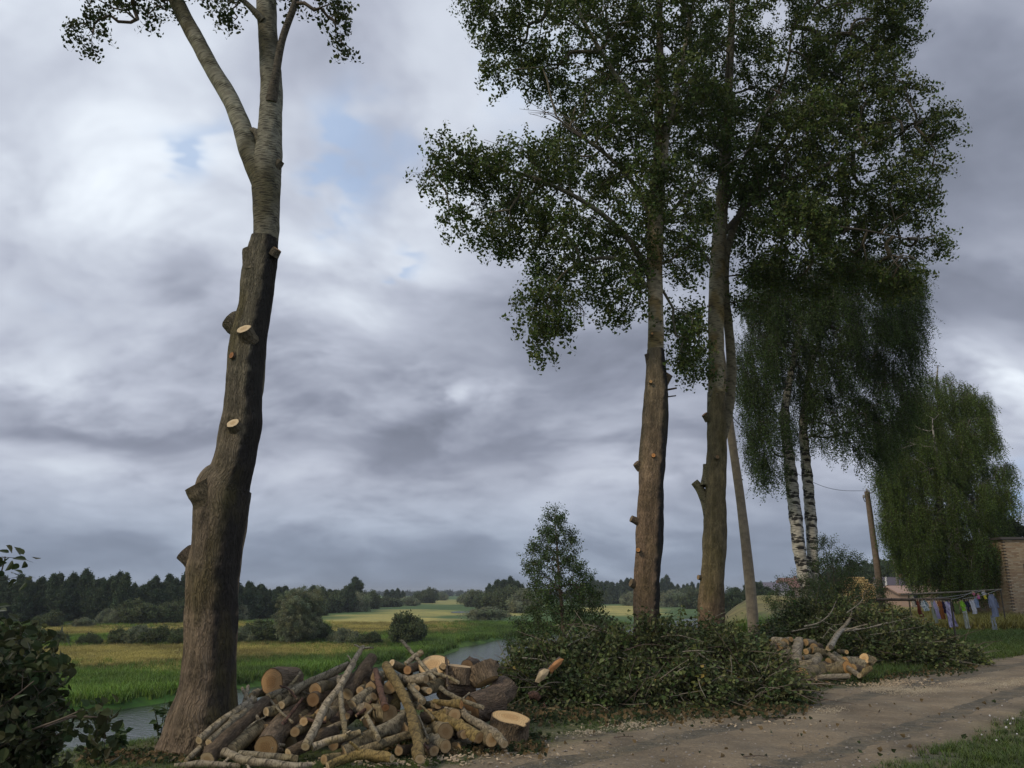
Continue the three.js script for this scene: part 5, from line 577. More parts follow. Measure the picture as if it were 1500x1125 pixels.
// ---------------------------------------------------------------- heaps of lopped branches with their leaves
const LOPPED = [1, 2, 3, 4].map((s) => twig(340 + s, 13, .40, .092, { hang: .75, sag: .45, wide: .66, pale: .30, thick: .006, green: [.088, .128, .040] }));
function brush(label, domes, n, sticks, seed, o = {}) {
  domes = domes.map(([px, d, rx, rz, h]) => [at(px, 1000, d).x, -d, rx, rz, h]); const c0 = domes[0], base = V(c0[0], 0, c0[1]); base.y = height(base.x, base.z); const t = thing('brush_pile', label, 'brush pile', base, null), r = rng(seed), H = (x, z) => { let h = 0; for (const [cx, cz, rx, rz, hh] of domes) { const q = ((x - cx) / rx) ** 2 + ((z - cz) / rz) ** 2; if (q < 1) h = Math.max(h, hh * Math.pow(1 - q, .6) * (1 + noise(x * 1.6, z * 1.6, seed) * .4 + noise(x * 4.2, z * 4.2, seed) * .3)); } return h; };
  const list = []; let guard = 0; while (list.length < n && guard++ < n * 8) { const d = domes[r.i(domes.length)], a = r.r(0, 6.28), m = Math.sqrt(r()) * 1.06, x = d[0] + Math.cos(a) * d[2] * m, z = d[1] + Math.sin(a) * d[3] * m, h = H(x, z); const y = height(x, z) + Math.max(.02, h * (r() < .62 ? r.r(.78, 1.05) : r.r(.05, .8))); if (noise(x * 2.6, y * 3.6, z * 2.6 + seed) < -.06 && r() < .9) continue; const out = V(x - d[0], h * 1.4 - .1, z - d[1]).normalize(), dir = out.multiplyScalar(.6).add(V(r.g() * .9 + .15, r.g() * .5 - .3, r.g() * .9)).normalize(), v = r.r(.4, 1.5), dry = r() < .012; list.push({ p: V(x, y, z).sub(base), q: qDir(dir).multiply(qEuler(0, r.r(0, 6.28), 0)), s: r.r(.65, 1.15) * (o.size ?? 1), c: dry ? [2.4, 1.5, 1] : [v * r.r(.88, 1.18), v, v * r.r(.8, 1.15)] }); }
  spread(list, LOPPED, 'leaves', M.leaf, t);
  const small = new MB(); for (let i = 0; i < (o.twigs ?? 260); i++) { const d = domes[r.i(domes.length)], a = r.r(0, 6.28), m = Math.sqrt(r()), x = d[0] + Math.cos(a) * d[2] * m, z = d[1] + Math.sin(a) * d[3] * m, y = height(x, z) + H(x, z) * r.r(.3, 1.02) + .03, dir = V(r.g(), r.g() * .35 + .05, r.g() * .8).normalize(), l = r.r(.3, 1.2), p = V(x, y, z).sub(base); const c = [[.20, .17, .13], [.12, .09, .07], [.26, .23, .18]][r.i(3)]; tube(small, [p, p.clone().addScaledVector(dir, l * .5).add(V(r.g() * .05, r.g() * .06, 0)), p.clone().addScaledVector(dir, l).add(V(0, r.g() * .1 - .05, 0))], [r.r(.006, .014), .006, .003], { segs: 4, step: .12, col: () => c }); }
  const m = mesh('twigs', small.geo(), M.twig, t); m.userData.kind = 'stuff';
  for (const { p, r: rr, c } of sticks) { const b = new MB(); tube(b, p.map((q) => q.clone().sub(base)), rr, { segs: 8, step: .06, tile: .3, capA: true, disp: (a, s, f, d, R) => noise(Math.cos(a) * 2, s * 5, Math.sin(a) * 2) * R * .2, col: () => c ?? [.34, .31, .25] }); mesh('branch', b.geo(), M.smooth, t); }
  return t;
}
const S = (d, list, r0, c) => ({ p: list.map(([x, y, z]) => at(x, y, d + (z ?? 0))), r: list.map((_, i) => r0 * (1 - .75 * i / (list.length - 1))), c });
brush('big leafy heap of lopped branches piled in front of the two pruned poplars', [[935, 13.4, 1.4, 1.3, 1.04], [825, 12.9, .95, 1, .60], [1050, 13.5, 1.05, 1.1, .96], [1112, 13.2, .6, .75, .55], [860, 12.1, .8, .6, .38], [980, 12.3, 1.25, .7, .5], [772, 12.7, .42, .6, .36], [1116, 12.5, .42, .5, .32]], 5200,
  [S(12.6, [[812, 962], [826, 950], [846, 938], [868, 932, .2]], .022), S(12.5, [[765, 964], [790, 966], [812, 974, .1], [838, 972, .2]], .014), S(12.2, [[770, 995], [790, 985], [800, 972]], .012), S(12.4, [[1020, 955], [1050, 975], [1085, 990], [1100, 1000]], .014), S(12.2, [[1070, 960], [1072, 985], [1068, 1010]], .01), S(12.1, [[935, 1016], [965, 1020], [990, 1018]], .014), S(12.1, [[1000, 955, .2], [1020, 953], [1046, 955]], .012), S(12.2, [[880, 968], [905, 963], [930, 972]], .01), S(12, [[1040, 1000], [1060, 990], [1090, 996]], .012), S(12.2, [[1100, 1012], [1120, 985], [1128, 960]], .01), S(12.9, [[800, 945], [830, 934], [850, 930]], .012), S(12, [[860, 1010], [872, 1000], [900, 1004]], .009)], 811, { size: .95, twigs: 460 });
brush('long leafy heap of lopped branches with pale bare boughs behind the farther logs', [[1240, 20, 1.2, 1.2, 1.3], [1195, 20.5, 1.0, 1.1, 1.1], [1160, 21, .7, .8, .75], [1300, 19.6, 1.1, 1.1, .95], [1350, 19, .9, .9, .58], [1392, 18.8, .5, .6, .3], [1300, 18.2, 1.0, .7, .6], [1250, 18.6, .6, .6, .6], [1350, 18.1, .6, .5, .35]], 5600,
  [S(18, [[1217, 948, -2], [1228, 930, -1], [1240, 922, 0], [1265, 921, .2], [1300, 912, .3]], .05, [.42, .38, .31]), S(18.3, [[1178, 918], [1200, 912], [1215, 900], [1225, 880, .3]], .022), S(18, [[1215, 920], [1225, 925, -.1], [1240, 921, -.1], [1258, 930, -.1], [1268, 952, -.1]], .014), S(18.2, [[1240, 898], [1262, 880, .2], [1268, 864, .2]], .014), S(18, [[1240, 925], [1280, 918, .1], [1330, 905, .2]], .016), S(17.9, [[1275, 930], [1310, 925], [1350, 918]], .012), S(18.2, [[1160, 925], [1185, 920], [1200, 918]], .014), S(18, [[1300, 960], [1330, 940], [1360, 935]], .012), S(17.6, [[1330, 970], [1360, 962], [1390, 968]], .012), S(18, [[1205, 935], [1212, 925], [1220, 916]], .012), S(18.1, [[1195, 905], [1220, 915], [1250, 910]], .01)], 823, { size: 1.05, twigs: 480 });
// torn wood standing in the left end of the big heap
{ const D = 12, P = (x, y, z) => at(x, y, D + z), C4 = (u, v) => [700 + u * .3022, 740 + v * .3022];
  const wedge = (label, outline, z, thick, col, seed) => { const pts = outline.map(([u, v]) => { const [x, y] = C4(u, v); return at(x, y, D + z); }), o = pts[0].clone(), t = thing('split_wood', label, 'wood piece', o), r = rng(seed), fr = pts.map((p) => p.clone().sub(o)), bk = fr.map((p) => p.clone().add(V(r.g() * .02, r.g() * .02, -thick * r.r(.7, 1.1)))), c = fr.reduce((a, p) => a.add(p), V(0, 0, 0)).divideScalar(fr.length).add(V(0, .01, .03)), a = new MB(), k = new MB(), n = fr.length;
    for (let i = 0; i < n; i++) { const j = (i + 1) % n, v = r.r(.8, 1.1); a.face([c, fr[j], fr[i]], col.map((q) => q * v)); k.face([fr[i], fr[j], bk[j], bk[i]], [.22, .17, .12]); } k.face(bk.slice().reverse(), [.2, .15, .11]); mesh('bark', k.geo(), M.rough, t); for (let i = 2; i < a.n.length; i += 3) if (a.n[i] < 0) { a.n[i] *= -1; a.n[i - 1] *= -1; a.n[i - 2] *= -1; } mesh('torn_face', a.geo(), M.conc, t); };
  wedge('orange torn wedge of trunk wood leaning in the left end of the brush heap', [[338, 800], [352, 778], [374, 756], [398, 742], [416, 746], [404, 770], [382, 792], [356, 816]], -.3, .16, [.80, .40, .17], 3); wedge('pale slab of fresh wood leaning below the orange wedge', [[276, 856], [284, 834], [298, 806], [322, 792], [348, 798], [338, 822], [318, 846], [296, 862]], -.42, .14, [1.0, .80, .50], 4);
  log('wood_chunk', 'small reddish chunk of wood at the foot of the brush heap', 'wood piece', null, [P(775, 1020, -.4), P(783, 1018, -.4), P(790, 1024, -.4)], [.05, .06, .04], 'red', { face: [.6, .36, .22] }); log('wood_chunk', 'short thin grey piece lying left of the sawdust at the heap foot', 'wood piece', null, [P(798, 1046, -.8), P(806, 1043, -.8), P(818, 1044, -.8)], [.04, .045, .04], 'olive', {}); log('wood_chunk', 'narrow upright splinter of red bark at the foot of the heap', 'wood piece', null, [P(797, 1030, -.6), P(799, 1038, -.65), P(800, 1046, -.7)], [.012, .022, .014], 'red', {}); }

// ---------------------------------------------------------------- poles, wires, laundry, shed, village
function post(name, label, list, D, r, mat, col, o = {}) { const pts = list.map(([x, y]) => at(x, y, D)); const b = pts[0], gy = height(b.x, b.z); if (o.ground !== false) { b.y = gy - .2; } const t = thing(name, label, o.cat ?? 'pole', b.clone()), mb = new MB(); tube(mb, pts.map((p) => p.clone().sub(b)), r, { segs: o.segs ?? 16, step: .1, tile: .5, capB: true, col: (a, s, f, p) => { const n = fbm(p.x * 3, p.y * 1.2, p.z * 3, 3); return col.map((c, i) => c * (1 + n * .4) * (i === 1 ? 1 : 1)); }, disp: (a, s, f, d, R) => noise(Math.cos(a) * 2, s * 1.2, Math.sin(a) * 2) * R * .06 }); mesh('shaft', mb.geo(), mat, t); return t; }
post('leaning_pole', 'tall grey weathered pole leaning left beside the second poplar', [[1105, 940], [1098, 850], [1083, 720], [1070, 630], [1062, 560], [1050, 470]], 22, [.155, .145, .125, .115, .105, .09], M.conc, [.36, .31, .235]);
{ const t = post('utility_pole', 'brown wooden utility pole with insulators left of the dense birch', [[1291, 885], [1286, 840], [1278, 780], [1270, 720]], 46, [.20, .185, .165, .15], M.conc, [.25, .20, .16]); const o = t.position, p = at(1270, 722, 46).sub(o);
  const b = new MB(); tube(b, [p.clone().add(V(0, -.05, 0)), p.clone().add(V(.25, .0, .1)), p.clone().add(V(.42, .12, .1)), p.clone().add(V(.5, .3, .1))], [.03, .03, .03, .03], { segs: 6, col: () => [.1, .1, .1] }); tube(b, [p.clone().add(V(0, -.5, 0)), p.clone().add(V(-.2, -.5, 0)), p.clone().add(V(-.25, -.3, 0))], [.025, .025, .025], { segs: 6, col: () => [.1, .1, .1] }); mesh('hook', b.geo(), M.metal, t);
  for (const [dx, dy] of [[.5, .3], [-.25, -.3], [-.02, .08]]) { const g = new THREE.LatheGeometry([[0, -.02], [.05, 0], [.075, .05], [.045, .08], [.065, .12], [.04, .17], [0, .19]].map(([x, y]) => new THREE.Vector2(x, y)), 12); g.setAttribute('color', new THREE.Float32BufferAttribute(new Array(g.attributes.position.count * 3).fill(.3), 3)); g.translate(p.x + dx, p.y + dy, p.z + .05); mesh('insulator', g, M.plain, t); } }
const wire = (label, pts, r = .012) => { const q = pts, b = q[0].clone(), mb = new MB(); tube(mb, q.map((p) => p.clone().sub(b)), q.map(() => r), { segs: 5, step: 1, col: () => [.06, .06, .065] }); const m = mesh('overhead_wire', mb.geo(), M.wire); m.position.copy(b); tag(m, label, 'wire'); };
wire('overhead wire sagging from the utility pole towards the birch trunks', [at(1270, 719, 46), at(1230, 718, 42), at(1190, 706, 37), at(1120, 660, 30), at(1072, 610, 22.2)]); wire('overhead wire running right from the utility pole into the dense birch', [at(1274, 716, 46), at(1300, 737, 46), at(1340, 752, 47)]); wire('overhead wire crossing the sky right of the dense birch', [at(1440, 742, 60), at(1480, 744, 58), at(1530, 742, 56)]);
{ const t = post('distant_pole', 'thin distant pole with a crossarm in front of the village', [[1316, 876], [1313, 840], [1308, 817]], 95, [.14, .13, .11], M.conc, [.28, .27, .26]); const c = at(1308, 818, 95).sub(t.position), mb = new MB(); mb.box(c, 1.1, .09, .09, [.2, .2, .2]); mesh('crossarm', mb.geo(), M.plain, t); }
post('brace_pole', 'pale slanting brace pole under the left edge of the dense birch', [[1337, 872], [1329, 848], [1318, 818]], 70, [.17, .16, .14], M.conc, [.36, .35, .33]); post('white_post', 'small white post standing left of the purple roofed house', [[1299, 868], [1298, 855], [1297.5, 845]], 80, [.1, .1, .1], M.plain, [.7, .7, .7]);
// drying frame: cropped at 1230, 780, scale .18
const C8 = (u, v, d) => at(1230 + u * .18, 780 + v * .18, d), LD = 26;
function bar(name, label, cat, a, b, r, mat, col) { const mb = new MB(), m = a.clone().lerp(b, .5).add(V(0, -.01, 0)); tube(mb, [V(0, 0, 0), m.clone().sub(a), b.clone().sub(a)], [r, r, r * .9], { segs: 10, step: .1, tile: .4, capA: true, capB: true, col: (q, s) => col.map((c) => c * (1 + noise(s * 3, q) * .3)) }); const o = mesh(name, mb.geo(), mat); o.position.copy(a); return tag(o, label, cat); }
bar('drying_pole', 'thick dark horizontal pole at the front of the laundry frame', 'pole', C8(300, 546, LD), C8(895, 541, LD + .6), .045, M.smooth, [.15, .11, .08]); bar('drying_pole', 'thin rear horizontal pole of the laundry frame', 'pole', C8(500, 505, 33), C8(1318, 464, 34), .035, M.smooth, [.26, .23, .18]);
for (const [u, v, d, label] of [[318, 546, LD, 'left front post of the laundry frame, half hidden by brush'], [903, 541, LD + .6, 'right front post of the laundry frame, behind hanging clothes'], [1312, 464, 34, 'rear post at the right end of the laundry frame'], [560, 500, 33, 'rear post at the left end of the laundry frame']]) { const p = C8(u, v, d), a = V(p.x + .02, height(p.x, p.z) - .2, p.z - .06); bar('frame_post', label, 'post', a, p.clone().add(V(.02, .03, -.06)), .03, M.smooth, [.15, .13, .10]); }
const LINES = [[[880, 552, LD + .6], [1085, 478, 33.4]], [[640, 546, LD + .3], [1180, 472, 33.6]], [[1000, 541, 27], [1290, 466, 33.8]]]; LINES.forEach(([a, b], i) => { const A = C8(...a), B = C8(...b), m = A.clone().lerp(B, .5).add(V(0, -.05, 0)), mb = new MB(); tube(mb, [V(0, 0, 0), m.sub(A), B.clone().sub(A)], [.006, .006, .006], { segs: 5, step: .4, col: () => [.4, .4, .4] }); const o = mesh('clothes_line', mb.geo(), M.wire); o.position.copy(A); tag(o, ['clothes line carrying the lavender sheet end of the frame', 'middle clothes line of the drying frame', 'clothes line carrying the right hand garments of the frame'][i], 'clothes line'); });
// cloth panels hang in soft folds; a garment joins a few panels end to end
let clothNo = 0;
function panel(mb, o, L0, R0, L1, R1, col, amp, k, print) {                // corners in metres: left/right at the top and bottom, in the plane of the line
  const nx = 14, ny = 16, f = (i, j, back) => { const v = j / ny, u = i / nx, a = L0.clone().lerp(L1, v), b = R0.clone().lerp(R1, v), p = a.lerp(b, u); const w = Math.sin(u * 9 + k * 2.1 + v * 1.6) * amp * (.3 + v) + noise(u * 3 + k, v * 3, k) * amp * 1.5; return p.addScaledVector(o.n, w + (back ? -.008 : 0)).addScaledVector(o.x, noise(v * 4 + k, u * 2) * amp * .6 * v); };
  for (const back of [0, 1]) { const base = mb.count; for (let j = 0; j <= ny; j++) for (let i = 0; i <= nx; i++) { const p = f(i, j, back), px = f(Math.min(nx, i + 1), j, back).sub(f(Math.max(0, i - 1), j, back)), py = f(i, Math.min(ny, j + 1), back).sub(f(i, Math.max(0, j - 1), back)), n = py.cross(px).normalize(); if (back) n.negate(); let c = col; if (print) { const q = noise(i * .55 + k * 3, j * .5, 4); if (q > .12) c = print; } mb.vert(p, n, i / nx, j / ny, c); if (i && j) { const b = base + (j - 1) * (nx + 1) + i - 1, t = b + nx + 1; back ? mb.quad(b, b + 1, t + 1, t) : mb.quad(b, t, t + 1, b + 1); } } }
}
function garment(kind, name, label, u0, u1, v0, v1, d, col, o = {}) {
  const k = ++clothNo, A = C8(u0, v0, d), B = C8(u1, v0, d), w = B.x - A.x, h = A.y - C8(u0, v1, d).y, lean = (o.lean ?? .12) * h, turn = o.turn ?? .5, X = V(Math.cos(turn), 0, -Math.sin(turn)), N = V(Math.sin(turn), 0, Math.cos(turn)), mid = A.clone().lerp(B, .5), ww = w / Math.cos(turn), P = (x, y) => X.clone().multiplyScalar(x * ww / 2).add(V(lean * y, -y * h, 0)), fr = { n: N, x: X }, mb = new MB(), amp = o.amp ?? .025;
  const t = thing(name, label, o.cat ?? 'laundry', mid), pr = o.print;
  if (kind === 'sheet') { panel(mb, fr, P(-1, 0), P(1, 0), P(-1.02, 1), P(1.06, .97), col, amp, k, pr); mesh('cloth', mb.geo(), M.cloth, t); }
  if (kind === 'trousers') { panel(mb, fr, P(-.8, 0), P(.8, 0), P(-1, .3), P(1, .3), col, amp * .5, k, pr); mesh('waist', mb.geo(), M.cloth, t); for (const s of [-1, 1]) { const m = new MB(); panel(m, fr, P(s < 0 ? -1 : .04, .3), P(s < 0 ? -.04 : 1, .3), P(s < 0 ? -.9 : .2, 1), P(s < 0 ? -.12 : .95, .98), col, amp, k + s, pr); mesh('trouser_leg', m.geo(), M.cloth, t); } }
  if (kind === 'shirt') { panel(mb, fr, P(-.62, 0), P(.62, 0), P(-.7, 1), P(.72, .97), col, amp, k, pr); mesh('body', mb.geo(), M.cloth, t); for (const s of [-1, 1]) { const m = new MB(); s < 0 ? panel(m, fr, P(-1.0, .34), P(-.63, .04), P(-.98, .62), P(-.66, .52), col, amp, k + s) : panel(m, fr, P(.63, .04), P(1.0, .34), P(.68, .52), P(1.0, .62), col, amp, k + s); mesh('sleeve', m.geo(), M.cloth, t); } }
  for (const s of [-.7, .7]) { const m = new MB(); m.box(P(s * .8, 0).add(V(0, .0, .012)), .018, .07, .022, [.45, .34, .2]); mesh('clothes_peg', m.geo(), M.plain, t); }
}
garment('trousers', 'trousers', 'dark red trousers hanging leftmost on the laundry frame', 612, 652, 550, 690, LD + .2, [.20, .045, .02]); garment('shirt', 'shirt', 'white and teal printed shirt next to the dark red trousers', 648, 722, 553, 640, LD + .3, [.72, .76, .76], { print: [.10, .22, .24] }); garment('trousers', 'trousers', 'pale sage trousers between the printed shirt and lavender trousers', 732, 760, 556, 740, LD + .35, [.42, .45, .36]); garment('trousers', 'trousers', 'lavender trousers left of the rust orange ones', 748, 786, 553, 705, LD + .42, [.52, .46, .66]); garment('trousers', 'trousers', 'rust orange trousers hanging in the middle of the front pole', 784, 832, 553, 708, LD + .48, [.36, .13, .035]); garment('shirt', 'shirt', 'black navy shirt beside the rust orange trousers', 818, 852, 556, 660, LD + .55, [.035, .025, .07]);
garment('sheet', 'bed_sheet', 'lavender patterned sheet, the widest piece of laundry', 832, 905, 562, 772, 27, [.70, .66, .84], { lean: .17, turn: .25, print: [.30, .25, .5], amp: .04 }); garment('shirt', 'shirt', 'small dark brown garment right of the lavender sheet', 888, 915, 556, 645, 27.4, [.06, .035, .03]); garment('sheet', 'towel', 'dull green cloth hanging low left of the lime shirt', 915, 972, 570, 665, 30, [.12, .17, .04], { lean: .02 }); garment('shirt', 'shirt', 'bright lime green shirt, the brightest piece of laundry', 962, 1015, 553, 640, 27.2, [.32, .62, .05], { lean: .18 }); garment('trousers', 'trousers', 'long pale grey trousers hanging under the lime green shirt', 980, 1030, 600, 782, 27.3, [.55, .57, .50], { lean: .10 });
garment('shirt', 'shirt', 'dark navy garment right of the lime green shirt', 1012, 1052, 552, 645, 28, [.03, .03, .07]); garment('sheet', 'towel', 'white towel flaring out right of the navy garment', 1050, 1092, 545, 664, 28.6, [.70, .71, .76], { lean: .14, turn: .2 }); garment('shirt', 'shirt', 'light blue garment just behind the white towel', 1082, 1124, 530, 612, 30, [.30, .38, .55]); garment('shirt', 'sock_cloth', 'tiny pink cloth on the rear line', 1076, 1100, 486, 514, 32, [.65, .25, .36]); garment('sheet', 'small_cloth', 'small magenta cloth on the rear line', 1112, 1140, 502, 542, 32, [.55, .16, .36]); garment('shirt', 'small_cloth', 'small white cloth on the rear line next to a yellow one', 1148, 1192, 480, 512, 32.6, [.62, .64, .70]); garment('sheet', 'small_cloth', 'small yellow cloth on the rear line', 1164, 1192, 504, 542, 32.6, [.70, .62, .05]);
garment('shirt', 'jacket', 'blue-grey denim jacket hanging at the right end of the frame', 1190, 1274, 502, 690, 30, [.26, .30, .42], { turn: .2, lean: .08 }); garment('trousers', 'trousers', 'pale grey trousers below the denim jacket', 1222, 1262, 670, 792, 30.1, [.44, .48, .50], { turn: .2, lean: .05 });
// brick shed at the right edge
{ const D = 41, A = at(1486, 904, D), gy = height(A.x, A.z), o = V(A.x, gy, A.z), t = thing('brick_shed', 'pale brick shed with a flat roof at the right edge', 'shed', o), H = at(1470, 790, D).y - gy, w = 3.4, dp = 5, r = rng(55), kinds = [[.72, .55, .36], [.77, .61, .41], [.66, .50, .33], [.79, .66, .47], [.60, .43, .28]];
  const mb = new MB(); mb.box(V(w / 2 + .02, H / 2, -dp / 2 - .02), w - .08, H - .02, dp - .08, [.30, .27, .23]); mesh('wall', mb.geo(), M.plain, t);
  const bk = [0, 1, 2, 3, 4].map((c) => { const m = new MB(); m.box(V(0, 0, 0), .238, .063, .11, kinds[c]); return m.geo(); }); const ch = .077, rows = Math.floor((H - .05) / ch), bricks = [[], [], [], [], []]; let n = 0;
  for (let j = 0; j < rows; j++) for (let i = -1; i < 14; i++) { const x = i * .25 + (j % 2) * .125 + .12, y = .42 + j * ch; if (x < .1 || x > w - .1 || y > H - .04) continue; if (x > .9 && x < 2.1 && y < 2.9 && y > .5) continue; const q = qEuler(r.g() * .01, r.g() * .01, r.g() * .006); const c = r.i(5); if (n < 300 && x < 1.3) { n++; const m = mesh('brick', bk[c], M.brick, t); m.position.set(x, y, .02 - .055 + r.r(-.004, .006)); m.quaternion.copy(q); } else bricks[c].push({ p: V(x, y, .02 - .055 + r.r(-.004, .006)), q, s: 1 }); }
  for (let j = 0; j < rows; j++) for (let i = 0; i < 20; i++) { const z = -i * .25 - (j % 2) * .125 - .18, y = .42 + j * ch; if (-z > dp - .1 || y > H - .04) continue; bricks[r.i(5)].push({ p: V(.035 + r.r(-.004, .004), y, z), q: qEuler(0, Math.PI / 2, 0), s: 1 }); }
  bricks.forEach((b, i) => b.length && inst('brickwork', bk[i], M.brick, b, t));
  const p = new MB(); p.box(V(w / 2, .16, -dp / 2), w + .12, .44, dp + .12, [.30, .14, .09]); mesh('plinth', p.geo(), M.brick, t); const rf2 = new MB(); rf2.box(V(w / 2, H + .05, -dp / 2), w + .3, .12, dp + .3, [.10, .09, .085]); mesh('roof', rf2.geo(), M.plain, t); const dr = new MB(); dr.box(V(1.5, 1.7, -.02), 1.18, 2.38, .06, [.22, .21, .22]); const dm = mesh('door', dr.geo(), M.plain, t); const fr = new MB(); for (const [x, y, a, b] of [[.9, 1.7, .06, 2.44], [2.1, 1.7, .06, 2.44], [1.5, 2.92, 1.26, .06]]) fr.box(V(x, y, .0), a, b, .09, [.16, .14, .13]); mesh('frame', fr.geo(), M.plain, dm); }
// village on the right skyline
function house(label, px, D, w, h, rh, dp, wallC, roofC, wins, base) { const A = at(px, 875, D), gy = base ?? height(A.x, A.z), t = thing('village_house', label, 'house', V(A.x, gy, A.z)), mb = new MB(); mb.box(V(0, h / 2, 0), w, h, dp, wallC); for (const s of [-1, 1]) mb.face(s > 0 ? [V(w / 2, h, dp / 2), V(w / 2, h, -dp / 2), V(w / 2, h + rh, 0)] : [V(-w / 2, h, -dp / 2), V(-w / 2, h, dp / 2), V(-w / 2, h + rh, 0)], wallC); mesh('wall', mb.geo(), M.plain, t); const r = new MB(); for (const s of [-1, 1]) { const q = qEuler(s * Math.atan2(rh, dp / 2), 0, 0), L2 = Math.hypot(rh, dp / 2) + .35; r.box(V(0, h + rh / 2 + .05, s * (dp / 4 + .08)), w + .6, .12, L2, roofC, q); } const rm = mesh('roof', r.geo(), M.plain, t); const c = new MB(); c.box(V(w * .2, h + rh + .25, 0), .5, .9, .5, [.25, .13, .1]); mesh('chimney', c.geo(), M.plain, rm);
  for (let i = 0; i < wins; i++) { const x = -w / 2 + w * (i + .5) / wins, g = new MB(); g.box(V(x, h * .55, dp / 2 + .02), .9, 1.1, .08, [.6, .6, .58]); const f = mesh('window', g.geo(), M.plain, t); const e = new MB(); e.box(V(x, h * .55, dp / 2 + .065), .74, .94, .02, [1, 1, 1]); mesh('pane', e.geo(), M.glass, f); } }
house('white house with a grey roof beyond the grassy mound', 1133, 200, 6.5, 2.4, 2.0, 7, [.62, .62, .64], [.16, .15, .19], 3, -.8); house('reddish roofed house partly hidden right of the white house', 1160, 215, 6, 3, 2.4, 7, [.35, .28, .24], [.22, .12, .10], 2, -.5); house('small house with a purple-grey roof behind the utility pole', 1312, 120, 5.5, 1.8, 1.7, 6, [.30, .26, .22], [.09, .08, .10], 2); house('long low tan building behind the laundry frame', 1346, 72, 5.2, 1.1, .55, 4, [.42, .31, .24], [.40, .28, .22], 2);
{ const D = 70, A = at(1263, 872, D), o = V(A.x, height(A.x, A.z), A.z), t = thing('timber_stack', 'yellowish stack of cut timber behind the bright shrub', 'timber stack', o), r = rng(61); const mat = M.plain, top = at(1263, 846, D).y - o.y; let n = 0; for (let j = 0; j < 14; j++) { const y = .12 + j * .19; if (y > top) break; for (let i = 0; i < 12 - Math.max(0, j - 8); i++) { const x = -1.1 + i * .2 + (j % 2) * .1 + r.g() * .02, rr = r.r(.07, .105), mb = new MB(), v = r.r(.7, 1.2), z0 = r.g() * .12; tube(mb, [V(x, y, z0), V(x + r.g() * .05, y, -2)], [rr, rr], { segs: 9, capA: true, col: () => [.50 * v, .37 * v, .16 * v] }); mesh('log', mb.geo(), mat, t); } } }

// ---------------------------------------------------------------- ground cover: nobody could count it
function tuft(seed, n, h, w, col, bend = .5) { const r = rng(seed), mb = new MB(); for (let i = 0; i < n; i++) { const a = r.r(0, 6.28), d = V(Math.cos(a), 0, Math.sin(a)), s = V(-d.z, 0, d.x), o = V(r.g() * w, -.01, r.g() * w), hh = h * r.r(.55, 1.15), b = bend * r.r(.3, 1.2), ww = h * r.r(.025, .05), v = r.r(.75, 1.25), c0 = col.map((x) => x * v * .75), c1 = col.map((x) => x * v * 1.1); let pl, pr; const up = d.clone().multiplyScalar(.5).add(V(0, .85, 0)).normalize(); for (let k = 0; k <= 3; k++) { const f = k / 3, p = o.clone().add(V(0, hh * f * (1 - b * .25 * f), 0)).addScaledVector(d, hh * b * f * f), q = ww * (1 - f * .92), c = f < .4 ? c0 : c1, l = mb.vert(p.clone().addScaledVector(s, -q), up, 0, 0, c), e = mb.vert(p.clone().addScaledVector(s, q), up, 0, 0, c); if (k) mb.quad(pl, pr, e, l); pl = l; pr = e; } } return mb.geo(); }
const TUFTS = [1, 2, 3].map((s) => tuft(800 + s, 14, .11, .045, [.150, .235, .050], .8)), REEDS = [1, 2].map((s) => tuft(810 + s, 16, .55, .3, [.165, .300, .042], .6)), HAY = [1, 2].map((s) => tuft(820 + s, 16, .42, .3, [.56, .52, .17], .5));
const blade = (p, r, s, c, lean = .12) => ({ p, q: qEuler(r.g() * lean, r.r(0, 6.28), r.g() * lean), s, c });
